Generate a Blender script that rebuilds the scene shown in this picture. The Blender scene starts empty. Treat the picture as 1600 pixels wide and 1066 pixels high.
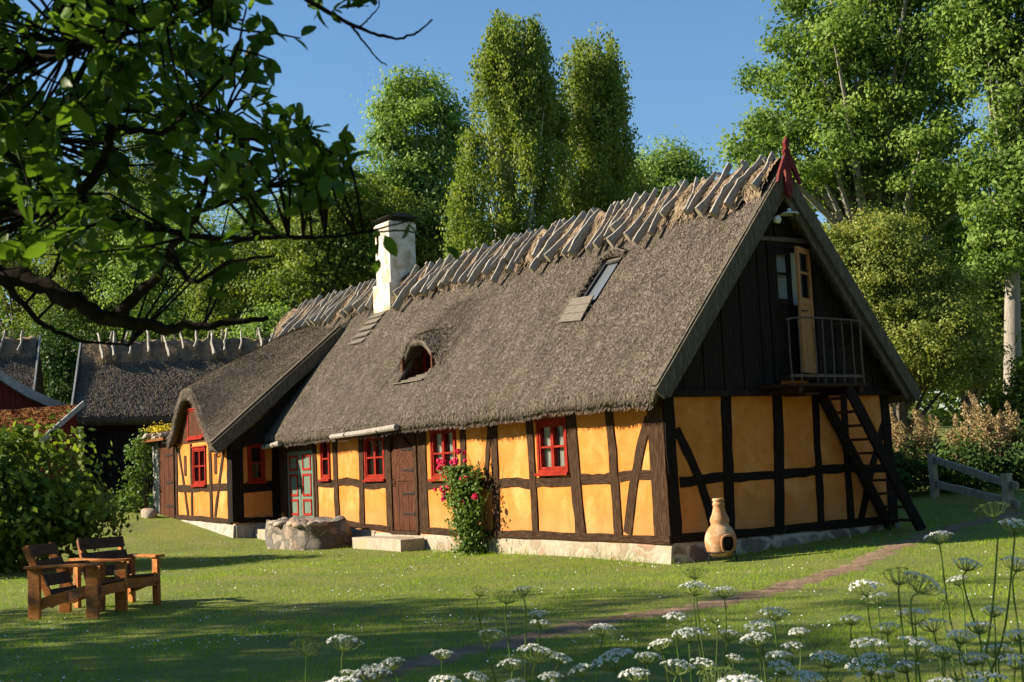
import bpy, bmesh, math, random
import numpy as np
from mathutils import Vector, Matrix
random.seed(7); RN=np.random.default_rng(11)
R=math.radians
SC=bpy.context.scene; COL=SC.collection
# ------------------------------------------------------------------ camera
CO=np.array([15.6964,-13.0456,1.5104]); YAW,PIT,ROL,FPX=2.5616,.0992,-.0435,2036.95
FW=np.array([math.cos(PIT)*math.cos(YAW),math.cos(PIT)*math.sin(YAW),math.sin(PIT)])
_r=np.array([math.sin(YAW),-math.cos(YAW),0]); _u=np.cross(_r,FW)
RT=math.cos(ROL)*_r+math.sin(ROL)*_u; UP=-math.sin(ROL)*_r+math.cos(ROL)*_u
def at(px,py,d):      # a point d metres ahead of the photographer
    return CO+d*(FW+RT*(px-800)/FPX-UP*(py-533)/FPX)
cam=bpy.data.cameras.new('camera'); co=bpy.data.objects.new('camera',cam); COL.objects.link(co)
cam.sensor_width=36; cam.lens=FPX/1600*36; cam.clip_end=2000; cam.clip_start=.05
m=Matrix(((RT[0],UP[0],-FW[0],CO[0]),(RT[1],UP[1],-FW[1],CO[1]),(RT[2],UP[2],-FW[2],CO[2]),(0,0,0,1)))
co.matrix_world=m; SC.camera=co
cam.dof.use_dof=True; cam.dof.focus_distance=22; cam.dof.aperture_fstop=11
# ------------------------------------------------------------------ light
SUN_EL=R(28); TR=np.array([.53,.85]); TR=TR/np.linalg.norm(TR)      # shadows travel along TR
w=bpy.data.worlds.new('World'); SC.world=w; w.use_nodes=True
nt=w.node_tree; nt.nodes.clear()
sk=nt.nodes.new('ShaderNodeTexSky'); sk.sky_type='NISHITA'; sk.sun_disc=False
sk.sun_elevation=SUN_EL; sk.sun_rotation=math.atan2(-TR[0],-TR[1]); sk.air_density=1.5; sk.dust_density=0; sk.ozone_density=8.0
bg=nt.nodes.new('ShaderNodeBackground'); bg.inputs[1].default_value=.06
wo=nt.nodes.new('ShaderNodeOutputWorld'); nt.links.new(sk.outputs[0],bg.inputs[0]); nt.links.new(bg.outputs[0],wo.inputs[0])
sl=bpy.data.lights.new('sun','SUN'); sl.energy=4.8; sl.angle=R(.5); sl.color=(1,.88,.68)
so=bpy.data.objects.new('sun',sl); COL.objects.link(so)
dv=Vector((TR[0]*math.cos(SUN_EL),TR[1]*math.cos(SUN_EL),-math.sin(SUN_EL)))
so.rotation_euler=dv.to_track_quat('-Z','Y').to_euler()
SC.view_settings.view_transform='Standard'; SC.view_settings.look='None'; SC.view_settings.exposure=1.4; SC.view_settings.gamma=1
try: SC.cycles.max_bounces=6; SC.cycles.transparent_max_bounces=6
except Exception: pass
# ------------------------------------------------------------------ materials
MT={}
def _mat(name):
    mm=bpy.data.materials.new(name); mm.use_nodes=True; t=mm.node_tree; t.nodes.clear()
    o=t.nodes.new('ShaderNodeOutputMaterial'); p=t.nodes.new('ShaderNodeBsdfPrincipled'); t.links.new(p.outputs[0],o.inputs[0])
    MT[name]=mm; return mm,t,p,o
def N(t,k,**kw):
    n=t.nodes.new(k)
    for a,b in kw.items(): setattr(n,a,b)
    return n
def noise(t,scale,detail=4,rough=.6,stretch=None,coord='Object'):
    tc=N(t,'ShaderNodeTexCoord'); mp=N(t,'ShaderNodeMapping')
    if stretch: mp.inputs['Scale'].default_value=stretch
    t.links.new(tc.outputs[coord],mp.inputs[0]); n=N(t,'ShaderNodeTexNoise')
    n.inputs['Scale'].default_value=scale; n.inputs['Detail'].default_value=detail; n.inputs['Roughness'].default_value=rough
    t.links.new(mp.outputs[0],n.inputs['Vector']); return n.outputs['Fac']
def ramp(t,src,stops):
    r=N(t,'ShaderNodeValToRGB'); e=r.color_ramp.elements
    while len(e)<len(stops): e.new(.5)
    for k,(p,c) in enumerate(stops): e[k].position=p; e[k].color=(*c,1)
    t.links.new(src,r.inputs[0]); return r.outputs[0]
def mixc(t,f,a,b,mode='MIX'):
    x=N(t,'ShaderNodeMix',data_type='RGBA',blend_type=mode)
    for s,v in ((x.inputs[0],f),(x.inputs[6],a),(x.inputs[7],b)):
        if hasattr(v,'links') or hasattr(v,'is_linked'): t.links.new(v,s)
        elif isinstance(v,(int,float)): s.default_value=v
        else: s.default_value=(*v,1)
    return x.outputs[2]
def bump(t,p,h,s=.5,d=.02):
    b=N(t,'ShaderNodeBump'); b.inputs['Strength'].default_value=s; b.inputs['Distance'].default_value=d
    t.links.new(h,b.inputs['Height']); t.links.new(b.outputs[0],p.inputs['Normal'])
def simple(name,stops,scale=6,rough=.8,detail=5,stretch=None,bs=.4,bd=.01,bscale=None,spec=.3,metal=0,blotch=None,coord='Object'):
    mm,t,p,o=_mat(name); n=noise(t,scale,detail,.65,stretch,coord)
    c=ramp(t,n,stops)
    if blotch:
        n2=noise(t,blotch[0],3,.6,None,coord); f=ramp(t,n2,[(blotch[1],(0,0,0)),(blotch[2],(1,1,1))]); c=mixc(t,f,c,blotch[3])
    t.links.new(c,p.inputs['Base Color']); p.inputs['Roughness'].default_value=rough; p.inputs['Metallic'].default_value=metal
    try: p.inputs['Specular IOR Level'].default_value=spec*.35
    except Exception: pass
    if bs: bump(t,p,noise(t,bscale or scale*3,5,.7,stretch,coord),bs,bd)
    return mm
def leafmat(name,dark,light,trans=.35,yellow=None,rough=.5,pos=(.1,.9)):
    mm,t,p,o=_mat(name)
    a=N(t,'ShaderNodeAttribute',attribute_name='tint')
    st=[(pos[0],dark),(pos[1],light)]
    if yellow: st.append((1.,yellow))
    c=ramp(t,a.outputs['Fac'],st)
    t.links.new(c,p.inputs['Base Color']); p.inputs['Roughness'].default_value=rough
    try: p.inputs['Specular IOR Level'].default_value=.12
    except Exception: pass
    tr=N(t,'ShaderNodeBsdfTranslucent'); c2=mixc(t,1.,c,(1.2,1.2,.5),'MULTIPLY'); t.links.new(c2,tr.inputs[0])
    ms=N(t,'ShaderNodeMixShader'); ms.inputs[0].default_value=trans
    t.links.new(p.outputs[0],ms.inputs[1]); t.links.new(tr.outputs[0],ms.inputs[2]); t.links.new(ms.outputs[0],o.inputs[0])
    return mm
# thatch: fine straw ends, patches of weathering, per-straw tint
def thatchmat(name,c0,c1,c2):
    mm,t,p,o=_mat(name)
    a=N(t,'ShaderNodeAttribute',attribute_name='tint')
    n1=noise(t,1.3,5,.65); n2=noise(t,38,3,.7)
    c=ramp(t,n2,[(.3,c0),(.5,c1),(.72,c2)])
    c=mixc(t,ramp(t,n1,[(.38,(0,0,0)),(.68,(.55,.55,.55))]),c,tuple(v*.62 for v in c1))
    g=ramp(t,a.outputs['Fac'],[(0,(.64,.63,.62)),(.5,(.97,.97,.97)),(1,(1.36,1.34,1.28))])
    c=mixc(t,1.,c,g,'MULTIPLY')
    c=mixc(t,1.,c,ramp(t,noise(t,2.6,6,.72,(2.4,.55,.45)),[(.3,(.66,.65,.63)),(.5,(.98,.98,.97)),(.72,(1.25,1.24,1.2))]),'MULTIPLY')
    c=mixc(t,ramp(t,noise(t,1.9,6,.75,(1,.7,.7)),[(.55,(0,0,0)),(.75,(.42,.42,.42))]),c,(.10,.105,.045))
    c=mixc(t,1.,c,ramp(t,noise(t,9,4,.7,(5,.6,.5)),[(.32,(.74,.73,.71)),(.5,(1,1,1)),(.7,(1.2,1.19,1.16))]),'MULTIPLY')
    t.links.new(c,p.inputs['Base Color']); p.inputs['Roughness'].default_value=.95
    try: p.inputs['Specular IOR Level'].default_value=.1
    except Exception: pass
    bump(t,p,noise(t,70,3,.7),.4,.02); return mm
thatchmat('thatch',(.045,.037,.03),(.135,.112,.09),(.265,.225,.183))
thatchmat('ridge_straw',(.11,.08,.052),(.26,.19,.125),(.42,.32,.215))
simple('plaster',[(.22,(.44,.15,.026)),(.5,(.52,.19,.042)),(.78,(.61,.265,.075))],2.2,.9,6,None,.35,.012,9,.15,blotch=(1.3,.52,.72,(.62,.295,.10)))
def dirt_splash():
    t=MT['plaster'].node_tree; p=[n for n in t.nodes if n.type=='BSDF_PRINCIPLED'][0]; src=p.inputs['Base Color'].links[0].from_socket
    tc=N(t,'ShaderNodeTexCoord'); sp=N(t,'ShaderNodeSeparateXYZ'); t.links.new(tc.outputs['Object'],sp.inputs[0])
    n1=noise(t,5,6,.75); a=N(t,'ShaderNodeMath',operation='MULTIPLY_ADD'); t.links.new(n1,a.inputs[0]); a.inputs[1].default_value=-1.1; t.links.new(sp.outputs['Z'],a.inputs[2])
    f=ramp(t,a.outputs[0],[(.0,(.55,.55,.55)),(.42,(0,0,0))])
    c=mixc(t,f,src,(.36,.19,.075)); cr=N(t,'ShaderNodeTexVoronoi',feature='DISTANCE_TO_EDGE'); cr.inputs['Scale'].default_value=1.7
    nz=N(t,'ShaderNodeTexNoise'); nz.inputs['Scale'].default_value=4; nz.inputs['Detail'].default_value=5; t.links.new(tc.outputs['Object'],nz.inputs['Vector'])
    ad=N(t,'ShaderNodeMix',data_type='RGBA',blend_type='LINEAR_LIGHT'); ad.inputs[0].default_value=.35; t.links.new(tc.outputs['Object'],ad.inputs[6]); t.links.new(nz.outputs['Color'],ad.inputs[7]); t.links.new(ad.outputs[2],cr.inputs['Vector'])
    k=ramp(t,cr.outputs['Distance'],[(.0,(.55,.52,.5)),(.012,(1,1,1))]); c=mixc(t,.6,c,k,'MULTIPLY')
    t.links.new(mixc(t,1.,c,ramp(t,noise(t,.9,6,.7,(1,1,.5)),[(.3,(.84,.82,.8)),(.6,(1.04,1.04,1.05))]),'MULTIPLY'),p.inputs['Base Color'])
dirt_splash()
simple('timber',[(.25,(.012,.006,.003)),(.5,(.040,.021,.011)),(.75,(.11,.063,.034))],5,.85,7,(9,9,1.2),.7,.015,9,.2)
simple('timber_flat',[(.25,(.012,.006,.003)),(.5,(.036,.019,.010)),(.75,(.095,.055,.03))],5,.85,7,(1.2,9,9),.7,.015,9,.2)
simple('black_timber',[(.3,(.007,.005,.004)),(.6,(.016,.011,.009)),(.8,(.035,.026,.02))],5,.85,6,(9,9,1.2),.6,.012,9,.2)
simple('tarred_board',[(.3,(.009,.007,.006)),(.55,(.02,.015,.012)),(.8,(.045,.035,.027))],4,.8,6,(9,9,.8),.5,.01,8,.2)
simple('weathered_board',[(.25,(.04,.033,.025)),(.5,(.09,.076,.057)),(.8,(.18,.157,.122))],5,.85,6,(5,5,1),.6,.01,9,.2)
simple('grey_pole',[(.25,(.10,.086,.07)),(.5,(.30,.272,.232)),(.78,(.50,.465,.41))],4,.9,7,(14,14,1.0),.8,.02,8,.15)
simple('silver_board',[(.25,(.075,.064,.05)),(.5,(.14,.122,.097)),(.8,(.22,.195,.16))],5,.9,6,(2,9,9),.6,.01,9,.1)
simple('pole_end',[(.25,(.18,.15,.10)),(.5,(.30,.26,.18)),(.78,(.42,.37,.27))],4,.9,6,None,.5,.01,12,.15)
simple('red_paint',[(.3,(.15,.011,.006)),(.55,(.25,.019,.010)),(.8,(.33,.045,.026))],7,.65,5,None,.25,.004,30,.15)
simple('dark_red_paint',[(.3,(.085,.012,.011)),(.7,(.15,.019,.017))],7,.6,5,None,.25,.004,30,.3)
simple('green_paint',[(.3,(.07,.10,.075)),(.5,(.11,.15,.115)),(.8,(.15,.19,.15))],6,.6,6,(4,4,1),.3,.004,20,.3)
simple('brown_door_wood',[(.25,(.022,.009,.005)),(.5,(.066,.024,.012)),(.8,(.15,.062,.032))],4,.7,6,(8,8,.8),.4,.006,12,.15)
simple('warm_wood',[(.25,(.20,.085,.03)),(.5,(.32,.15,.055)),(.8,(.42,.21,.085))],4,.6,6,(9,9,.9),.3,.005,12,.35)
simple('chair_wood',[(.2,(.13,.042,.014)),(.5,(.36,.13,.036)),(.8,(.54,.25,.09))],9,.8,8,(1,1,2.5),.7,.008,18,.15,blotch=(3.4,.5,.68,(.12,.075,.045)))
simple('dark_slat',[(.25,(.03,.017,.011)),(.55,(.07,.04,.024)),(.8,(.13,.08,.05))],4,.75,6,(3,3,3),.5,.006,14,.3)
simple('iron',[(.3,(.012,.012,.012)),(.7,(.04,.035,.032))],12,.6,4,None,.2,.003,40,.4,.6)
simple('rusty_iron',[(.3,(.05,.037,.03)),(.7,(.12,.09,.07))],12,.6,4,None,.2,.003,40,.4,.3)
simple('stone',[(.2,(.15,.12,.095)),(.5,(.30,.25,.20)),(.8,(.46,.41,.34))],5,.9,8,None,.7,.02,16,.2,blotch=(2.,.5,.65,(.34,.22,.14)))
simple('pale_stone',[(.2,(.20,.165,.12)),(.5,(.32,.275,.215)),(.8,(.44,.39,.32))],5,.9,8,None,.6,.015,16,.2,blotch=(2.2,.52,.66,(.42,.27,.17)))
simple('mortar',[(.25,(.36,.31,.24)),(.6,(.52,.47,.39)),(.8,(.58,.54,.46))],7,.95,6,None,.7,.012,25,.1)
simple('limewash',[(.25,(.30,.255,.19)),(.46,(.52,.475,.39)),(.75,(.66,.635,.57))],3.,.9,8,None,.4,.01,14,.15,blotch=(2.6,.5,.66,(.36,.27,.15)))
simple('chimney_cap_metal',[(.3,(.02,.022,.024)),(.7,(.06,.06,.06))],6,.6,4)
simple('terracotta',[(.2,(.20,.085,.035)),(.5,(.37,.185,.085)),(.8,(.52,.30,.165))],6,.8,8,None,.4,.008,25,.2,blotch=(5,.48,.66,(.50,.34,.215)))
simple('soot',[(.3,(.006,.005,.005)),(.7,(.02,.017,.015))],8,.95,4)  # stove soot; also the painted shade behind the gable door
simple('dirt',[(.2,(.12,.075,.05)),(.5,(.22,.145,.10)),(.8,(.33,.235,.17))],4,.95,8,None,.9,.03,22,.1,blotch=(1.5,.55,.7,(.15,.11,.055)))
simple('bark',[(.25,(.05,.04,.03)),(.5,(.12,.10,.08)),(.8,(.22,.19,.155))],5,.95,7,(4,4,1),.9,.03,10,.1)
simple('grey_bark',[(.25,(.16,.14,.115)),(.5,(.27,.245,.21)),(.8,(.37,.345,.31))],5,.95,7,(4,4,1),.8,.03,10,.1)
simple('dark_bark',[(.25,(.008,.007,.005)),(.55,(.02,.017,.013)),(.8,(.06,.053,.042))],9,.95,7,None,.9,.01,40,.1)
simple('birch_bark',[(.3,(.05,.045,.04)),(.45,(.45,.43,.39)),(.8,(.65,.63,.58))],4,.9,6,(1,1,3),.5,.02,10,.1)
simple('moss_tile',[(.25,(.10,.045,.022)),(.48,(.20,.075,.03)),(.62,(.17,.10,.035)),(.8,(.20,.17,.05))],5,.95,8,None,.9,.04,18,.1)
simple('red_board',[(.3,(.07,.014,.010)),(.6,(.13,.026,.018)),(.8,(.19,.05,.035))],5,.85,6,(8,8,1),.5,.01,9,.2)
simple('grey_board',[(.3,(.22,.22,.215)),(.6,(.34,.34,.33)),(.8,(.46,.45,.44))],5,.85,6,None,.4,.008,14,.2)
simple('curtain_cloth',[(.3,(.45,.45,.38)),(.7,(.62,.62,.55))],5,.9,3,(14,14,.3),.3,.01,8,.1)
simple('white_enamel',[(.3,(.6,.6,.58)),(.7,(.75,.75,.72))],5,.35,3,None,0)
simple('petal_white',[(.3,(.66,.67,.60)),(.7,(.80,.80,.76))],30,.7,3,None,0)
simple('petal_yellow',[(.3,(.55,.42,.03)),(.7,(.75,.6,.06))],20,.7,3,None,0)
simple('rose_petal',[(.3,(.60,.012,.06)),(.7,(.78,.05,.16))],30,.6,3,None,0)
leafmat('stem_green',(.075,.13,.025),(.16,.25,.06),.25)
leafmat('umbel_green',(.16,.22,.06),(.33,.40,.13),.35)
leafmat('leaf_ash',(.085,.16,.03),(.285,.40,.105),.45)
leafmat('leaf_ash_near',(.066,.13,.022),(.245,.345,.08),.45)
leafmat('leaf_birch',(.095,.15,.026),(.275,.33,.07),.48)
leafmat('leaf_wood',(.06,.105,.018),(.235,.29,.055),.42)
leafmat('leaf_hedge',(.11,.16,.028),(.345,.37,.09),.42,(.24,.20,.05))
leafmat('leaf_shrub',(.045,.09,.012),(.20,.27,.04),.42)
leafmat('leaf_apple',(.04,.085,.012),(.13,.23,.03),.45,None,.42)
leafmat('leaf_rose',(.05,.10,.018),(.16,.24,.05),.32)
leafmat('leaf_dark',(.022,.05,.012),(.07,.125,.026),.3)
leafmat('plume',(.20,.14,.07),(.56,.43,.25),.3)
leafmat('grass_blade',(.095,.185,.004),(.30,.45,.010),.38,(.27,.235,.06),.55,(.05,.85))
leafmat('grass_wild',(.07,.12,.016),(.2,.26,.045),.38)
def rubble(name,sc,cols,mort,jw=.05,stretch=(1,1,1.25)):
    mm,t,p,o=_mat(name); tc=N(t,'ShaderNodeTexCoord'); mp=N(t,'ShaderNodeMapping'); mp.inputs['Scale'].default_value=stretch
    nz=N(t,'ShaderNodeTexNoise'); nz.inputs['Scale'].default_value=3.5; nz.inputs['Detail'].default_value=3
    t.links.new(tc.outputs['Object'],mp.inputs[0]); t.links.new(mp.outputs[0],nz.inputs['Vector'])
    ad=N(t,'ShaderNodeMix',data_type='RGBA',blend_type='LINEAR_LIGHT'); ad.inputs[0].default_value=.14; t.links.new(mp.outputs[0],ad.inputs[6]); t.links.new(nz.outputs['Color'],ad.inputs[7])
    v=N(t,'ShaderNodeTexVoronoi',feature='DISTANCE_TO_EDGE'); v.inputs['Scale'].default_value=sc; t.links.new(ad.outputs[2],v.inputs['Vector'])
    c=N(t,'ShaderNodeTexVoronoi',feature='F1'); c.inputs['Scale'].default_value=sc; t.links.new(ad.outputs[2],c.inputs['Vector'])
    sp=N(t,'ShaderNodeSeparateColor'); t.links.new(c.outputs['Color'],sp.inputs[0])
    stc=ramp(t,sp.outputs[0],[(k/(len(cols)-1),q) for k,q in enumerate(cols)])
    stc=mixc(t,.75,stc,ramp(t,noise(t,11,7,.7),[(.25,(.45,.44,.42)),(.55,(1,1,1)),(.8,(1.35,1.3,1.2))]),'MULTIPLY')
    f=ramp(t,v.outputs['Distance'],[(jw*.6,(0,0,0)),(jw*1.7,(1,1,1))]); mo=ramp(t,noise(t,16,6,.7),[(.3,tuple(q*.7 for q in mort)),(.65,mort)])
    t.links.new(mixc(t,f,mo,stc),p.inputs['Base Color']); p.inputs['Roughness'].default_value=.92
    hh=N(t,'ShaderNodeMath',operation='MINIMUM'); t.links.new(v.outputs['Distance'],hh.inputs[0]); hh.inputs[1].default_value=.16
    n3=noise(t,22,6,.7); ma=N(t,'ShaderNodeMath',operation='MULTIPLY_ADD'); t.links.new(n3,ma.inputs[0]); ma.inputs[1].default_value=.12; t.links.new(hh.outputs[0],ma.inputs[2])
    bump(t,p,ma.outputs[0],.7,.07); return mm
rubble('pale_rubble',2.4,[(.24,.18,.12),(.33,.27,.19),(.27,.15,.09),(.36,.31,.235),(.28,.22,.15)],(.34,.29,.22),.05)
rubble('dark_rubble',2.2,[(.12,.085,.06),(.17,.13,.10),(.13,.07,.045),(.20,.16,.125),(.09,.07,.058)],(.42,.35,.27),.075)
rubble('bay_rubble',3.6,[(.32,.27,.21),(.38,.34,.28),(.26,.24,.21),(.42,.38,.32),(.35,.26,.18)],(.36,.32,.26),.05,(1,1,1))
rubble('porch_rubble',3.3,[(.10,.085,.065),(.22,.185,.14),(.15,.13,.105),(.27,.22,.165),(.19,.12,.075),(.12,.115,.11)],(.10,.085,.065),.06,(1,1,1.1))
def glassmat():
    mm,t,p,o=_mat('window_glass')
    p.inputs['Base Color'].default_value=(.012,.013,.013,1); p.inputs['Roughness'].default_value=.04
    try: p.inputs['Specular IOR Level'].default_value=.7
    except Exception: pass
    tr=N(t,'ShaderNodeBsdfTransparent'); ms=N(t,'ShaderNodeMixShader'); ms.inputs[0].default_value=.8
    t.links.new(p.outputs[0],ms.inputs[1]); t.links.new(tr.outputs[0],ms.inputs[2]); t.links.new(ms.outputs[0],o.inputs[0])
glassmat()
def skyglass():
    mm,t,p,o=_mat('skylight_glass'); p.inputs['Base Color'].default_value=(.10,.11,.12,1); p.inputs['Roughness'].default_value=.12  # reflected sky is put into the blue-grey base colour
skyglass()
def groundmat():
    mm,t,p,o=_mat('lawn_soil')
    c=ramp(t,noise(t,.6,6,.7),[(.3,(.10,.14,.010)),(.5,(.18,.205,.016)),(.7,(.26,.24,.04))])
    c=mixc(t,ramp(t,noise(t,14,5,.75),[(.35,(0,0,0)),(.7,(.8,.8,.8))]),c,(.06,.07,.018))
    c=mixc(t,ramp(t,noise(t,.9,5,.7),[(.62,(0,0,0)),(.74,(.7,.7,.7))]),c,(.17,.12,.05))
    t.links.new(c,p.inputs['Base Color']); p.inputs['Roughness'].default_value=.95
    bump(t,p,noise(t,30,5,.8),.8,.04)
groundmat()
# ------------------------------------------------------------------ mesh helpers
def link(name,me,parent=None):
    o=bpy.data.objects.new(name,me); COL.objects.link(o)
    if parent is not None: o.parent=parent
    return o
def tag(o,label=None,cat=None,group=None,kind=None):
    if label: o['label']=label
    if cat: o['category']=cat
    if group: o['group']=group
    if kind: o['kind']=kind
    return o
def thing(name,label,cat,loc=(0,0,0),rz=0,group=None):
    o=bpy.data.objects.new(name,None); COL.objects.link(o); o.location=loc; o.rotation_euler=(0,0,rz); o.empty_display_size=.2
    return tag(o,label,cat,group)
def np_mesh(name,V,F,mat,parent=None,tint=None,smooth=False):
    V=np.asarray(V,dtype=np.float32); F=np.asarray(F,dtype=np.int32); n,k=F.shape
    me=bpy.data.meshes.new(name); me.vertices.add(len(V)); me.vertices.foreach_set('co',V.ravel())
    me.loops.add(n*k); me.loops.foreach_set('vertex_index',F.ravel())
    me.polygons.add(n); me.polygons.foreach_set('loop_start',np.arange(0,n*k,k,dtype=np.int32))
    try: me.polygons.foreach_set('loop_total',np.full(n,k,dtype=np.int32))
    except Exception: pass
    if smooth: me.polygons.foreach_set('use_smooth',np.ones(n,dtype=bool))
    if tint is not None:
        a=me.attributes.new('tint','FLOAT','FACE'); a.data.foreach_set('value',np.asarray(tint,dtype=np.float32))
    me.update(calc_edges=True)
    for q in (mat if isinstance(mat,(list,tuple)) else [mat]): me.materials.append(MT[q])
    return link(name,me,parent)
class MB:
    def __init__(s): s.v=[]; s.f=[]; s.t=[]
    def add(s,V,F,tint=.5):
        b=len(s.v); s.v.extend([tuple(map(float,p)) for p in V]); s.f.extend([tuple(b+i for i in f) for f in F]); s.t.extend([tint]*len(F)); return s
    def box(s,x0,x1,y0,y1,z0,z1,tint=.5):
        V=[(x0,y0,z0),(x1,y0,z0),(x1,y1,z0),(x0,y1,z0),(x0,y0,z1),(x1,y0,z1),(x1,y1,z1),(x0,y1,z1)]
        return s.add(V,[(0,3,2,1),(4,5,6,7),(0,1,5,4),(1,2,6,5),(2,3,7,6),(3,0,4,7)],tint)
    def beam(s,p0,p1,w,d,nrm=(0,-1,0),seg=1,jit=0,bow=0,taper=1,tint=.5):
        # a squared timber from p0 to p1: w across, d along nrm
        p0=np.array(p0,float); p1=np.array(p1,float); a=p1-p0; L=np.linalg.norm(a); a/=L
        n=np.array(nrm,float); n-=a*(n@a); n/=np.linalg.norm(n); b=np.cross(a,n)
        V=[];F=[]; ph=RN.uniform(0,6.28)
        for i in range(seg+1):
            u=i/seg; c=p0+a*L*u+b*bow*math.sin(math.pi*u)+b*jit*.7*math.sin(ph+5*u)
            ww=w*(1+(taper-1)*u)/2; dd=d/2
            for (sx,sy) in ((-1,-1),(1,-1),(1,1),(-1,1)):
                V.append(c+b*(sx*ww+RN.uniform(-jit,jit))+n*(sy*dd+RN.uniform(-jit,jit)*.4))
        for i in range(seg):
            for k in range(4):
                F.append((i*4+k,i*4+(k+1)%4,i*4+4+(k+1)%4,i*4+4+k))
        F.append((3,2,1,0)); e=seg*4; F.append((e,e+1,e+2,e+3)); return s.add(V,F,tint)
    def tube(s,P,rad,n=6,cap=True,tint=.5,flat=1.0):
        P=[np.array(p,float) for p in P]; rad=list(rad) if hasattr(rad,'__len__') else [rad]*len(P)
        V=[];F=[]; prev=None
        for i,p in enumerate(P):
            d=P[min(i+1,len(P)-1)]-P[max(i-1,0)]; d=d/(np.linalg.norm(d)+1e-9)
            if prev is None:
                h=np.array([0,0,1.]) if abs(d[2])<.9 else np.array([1.,0,0]); x=np.cross(h,d)
            else: x=prev-d*(prev@d)
            x/=np.linalg.norm(x)+1e-9; prev=x; y=np.cross(d,x)
            for k in range(n):
                an=2*math.pi*k/n; V.append(p+(x*math.cos(an)+y*math.sin(an)*flat)*rad[i])
        for i in range(len(P)-1):
            for k in range(n): F.append((i*n+k,i*n+(k+1)%n,i*n+n+(k+1)%n,i*n+n+k))
        if cap: F.append(tuple(range(n-1,-1,-1))); b=(len(P)-1)*n; F.append(tuple(b+k for k in range(n)))
        return s.add(V,F,tint)
    def lathe(s,prof,n=24,c=(0,0,0),tint=.5):
        V=[];F=[]
        for (r,z) in prof:
            for k in range(n): V.append((c[0]+r*math.cos(2*math.pi*k/n),c[1]+r*math.sin(2*math.pi*k/n),c[2]+z))
        for i in range(len(prof)-1):
            for k in range(n): F.append((i*n+k,i*n+(k+1)%n,i*n+n+(k+1)%n,i*n+n+k))
        return s.add(V,F,tint)
    def prism(s,pts,ext,tint=.5):     # pts: planar 3-D outline; ext: thickness vector
        n=len(pts); e=np.array(ext,float); V=[np.array(p,float) for p in pts]; V=V+[p+e for p in V]
        F=[tuple(range(n-1,-1,-1)),tuple(range(n,2*n))]+[(k,(k+1)%n,n+(k+1)%n,n+k) for k in range(n)]
        return s.add(V,F,tint)
    def blob(s,c,r,seed=0,rough=.18,n=7,m=9,tint=.5):   # a rounded field stone
        g=np.random.default_rng(seed); V=[];F=[]
        ax=g.uniform(0,6.28,6)
        for i in range(n+1):
            th=math.pi*i/n
            for k in range(m):
                ph=2*math.pi*k/m
                q=1+rough*(math.sin(2*ph+ax[0]+th)+.7*math.sin(3*th+ax[1]+ph)+.5*math.sin(4*ph+ax[2]))*.6
                sp=lambda v: math.copysign(abs(v)**.75,v)
                V.append((c[0]+r[0]*q*sp(math.sin(th)*math.cos(ph)),c[1]+r[1]*q*sp(math.sin(th)*math.sin(ph)),c[2]+r[2]*q*sp(math.cos(th))))
        for i in range(n):
            for k in range(m): F.append((i*m+k,i*m+(k+1)%m,i*m+m+(k+1)%m,i*m+m+k))
        return s.add(V,F,tint)
    def build(s,name,mat,parent=None,smooth=False,bevel=0):
        me=bpy.data.meshes.new(name); me.from_pydata(s.v,[],s.f); me.update()
        if smooth: me.polygons.foreach_set('use_smooth',np.ones(len(s.f),dtype=bool))
        a=me.attributes.new('tint','FLOAT','FACE'); a.data.foreach_set('value',np.array(s.t,dtype=np.float32))
        bm=bmesh.new(); bm.from_mesh(me); bmesh.ops.recalc_face_normals(bm,faces=bm.faces); bm.to_mesh(me); bm.free()
        me.materials.append(MT[mat]); o=link(name,me,parent)
        if bevel:
            b=o.modifiers.new('bevel','BEVEL'); b.width=bevel; b.segments=2; b.limit_method='ANGLE'
        return o
def sstep(a,b,x):
    t=np.clip((x-a)/(b-a),0,1); return t*t*(3-2*t)
def vnoise(x,y,seed=0):      # smooth cheap 2-D noise, about -1..1
    g=np.random.default_rng(seed); o=0
    for k in range(6):
        a=g.uniform(0,6.28); f=g.uniform(.6,1.8); o=o+np.sin((x*math.cos(a)+y*math.sin(a))*f*2+g.uniform(0,6.28))
    return o/3.2
# ------------------------------------------------------------------ ground
def gz(x,y):
    x=np.asarray(x,float); y=np.asarray(y,float)
    rx=np.where(x<-13.4,(-13.4-x)*.098,0); rx=np.where(x<-20,.647+(-20-x)*.118,rx)
    rx=5.5*np.tanh(rx/5.5*1.0)*1.0
    ry=np.where(y>0,.042*np.minimum(y,9),0)+np.where(y>9,(y-9)*.075,0); ry=6*np.tanh(ry/6)
    k=sstep(-13,-19,x)*sstep(-3,1,y)*0
    return rx+ry*sstep(-30,-8,x+0*y)+ry*.25*(1-sstep(-30,-8,x))+.02*vnoise(x*.5,y*.5,3)
xs=np.unique(np.concatenate([np.linspace(-600,-60,28),np.linspace(-60,-25,60),np.linspace(-25,20,150),np.linspace(20,40,15),np.linspace(40,400,14)]))
ys=np.unique(np.concatenate([np.linspace(-400,-30,16),np.linspace(-30,-20,12),np.linspace(-20,16,130),np.linspace(16,60,60),np.linspace(60,600,28)]))
GX,GY=np.meshgrid(xs,ys,indexing='ij'); GZ=gz(GX,GY)
nx,ny=len(xs),len(ys); idx=np.arange(nx*ny).reshape(nx,ny)
F=np.stack([idx[:-1,:-1],idx[1:,:-1],idx[1:,1:],idx[:-1,1:]],-1).reshape(-1,4)
g=np_mesh('ground',np.stack([GX,GY,GZ],-1).reshape(-1,3),F,'lawn_soil',None,None,True); tag(g,kind='structure',label='mown lawn around the yellow farmhouse')
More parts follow.
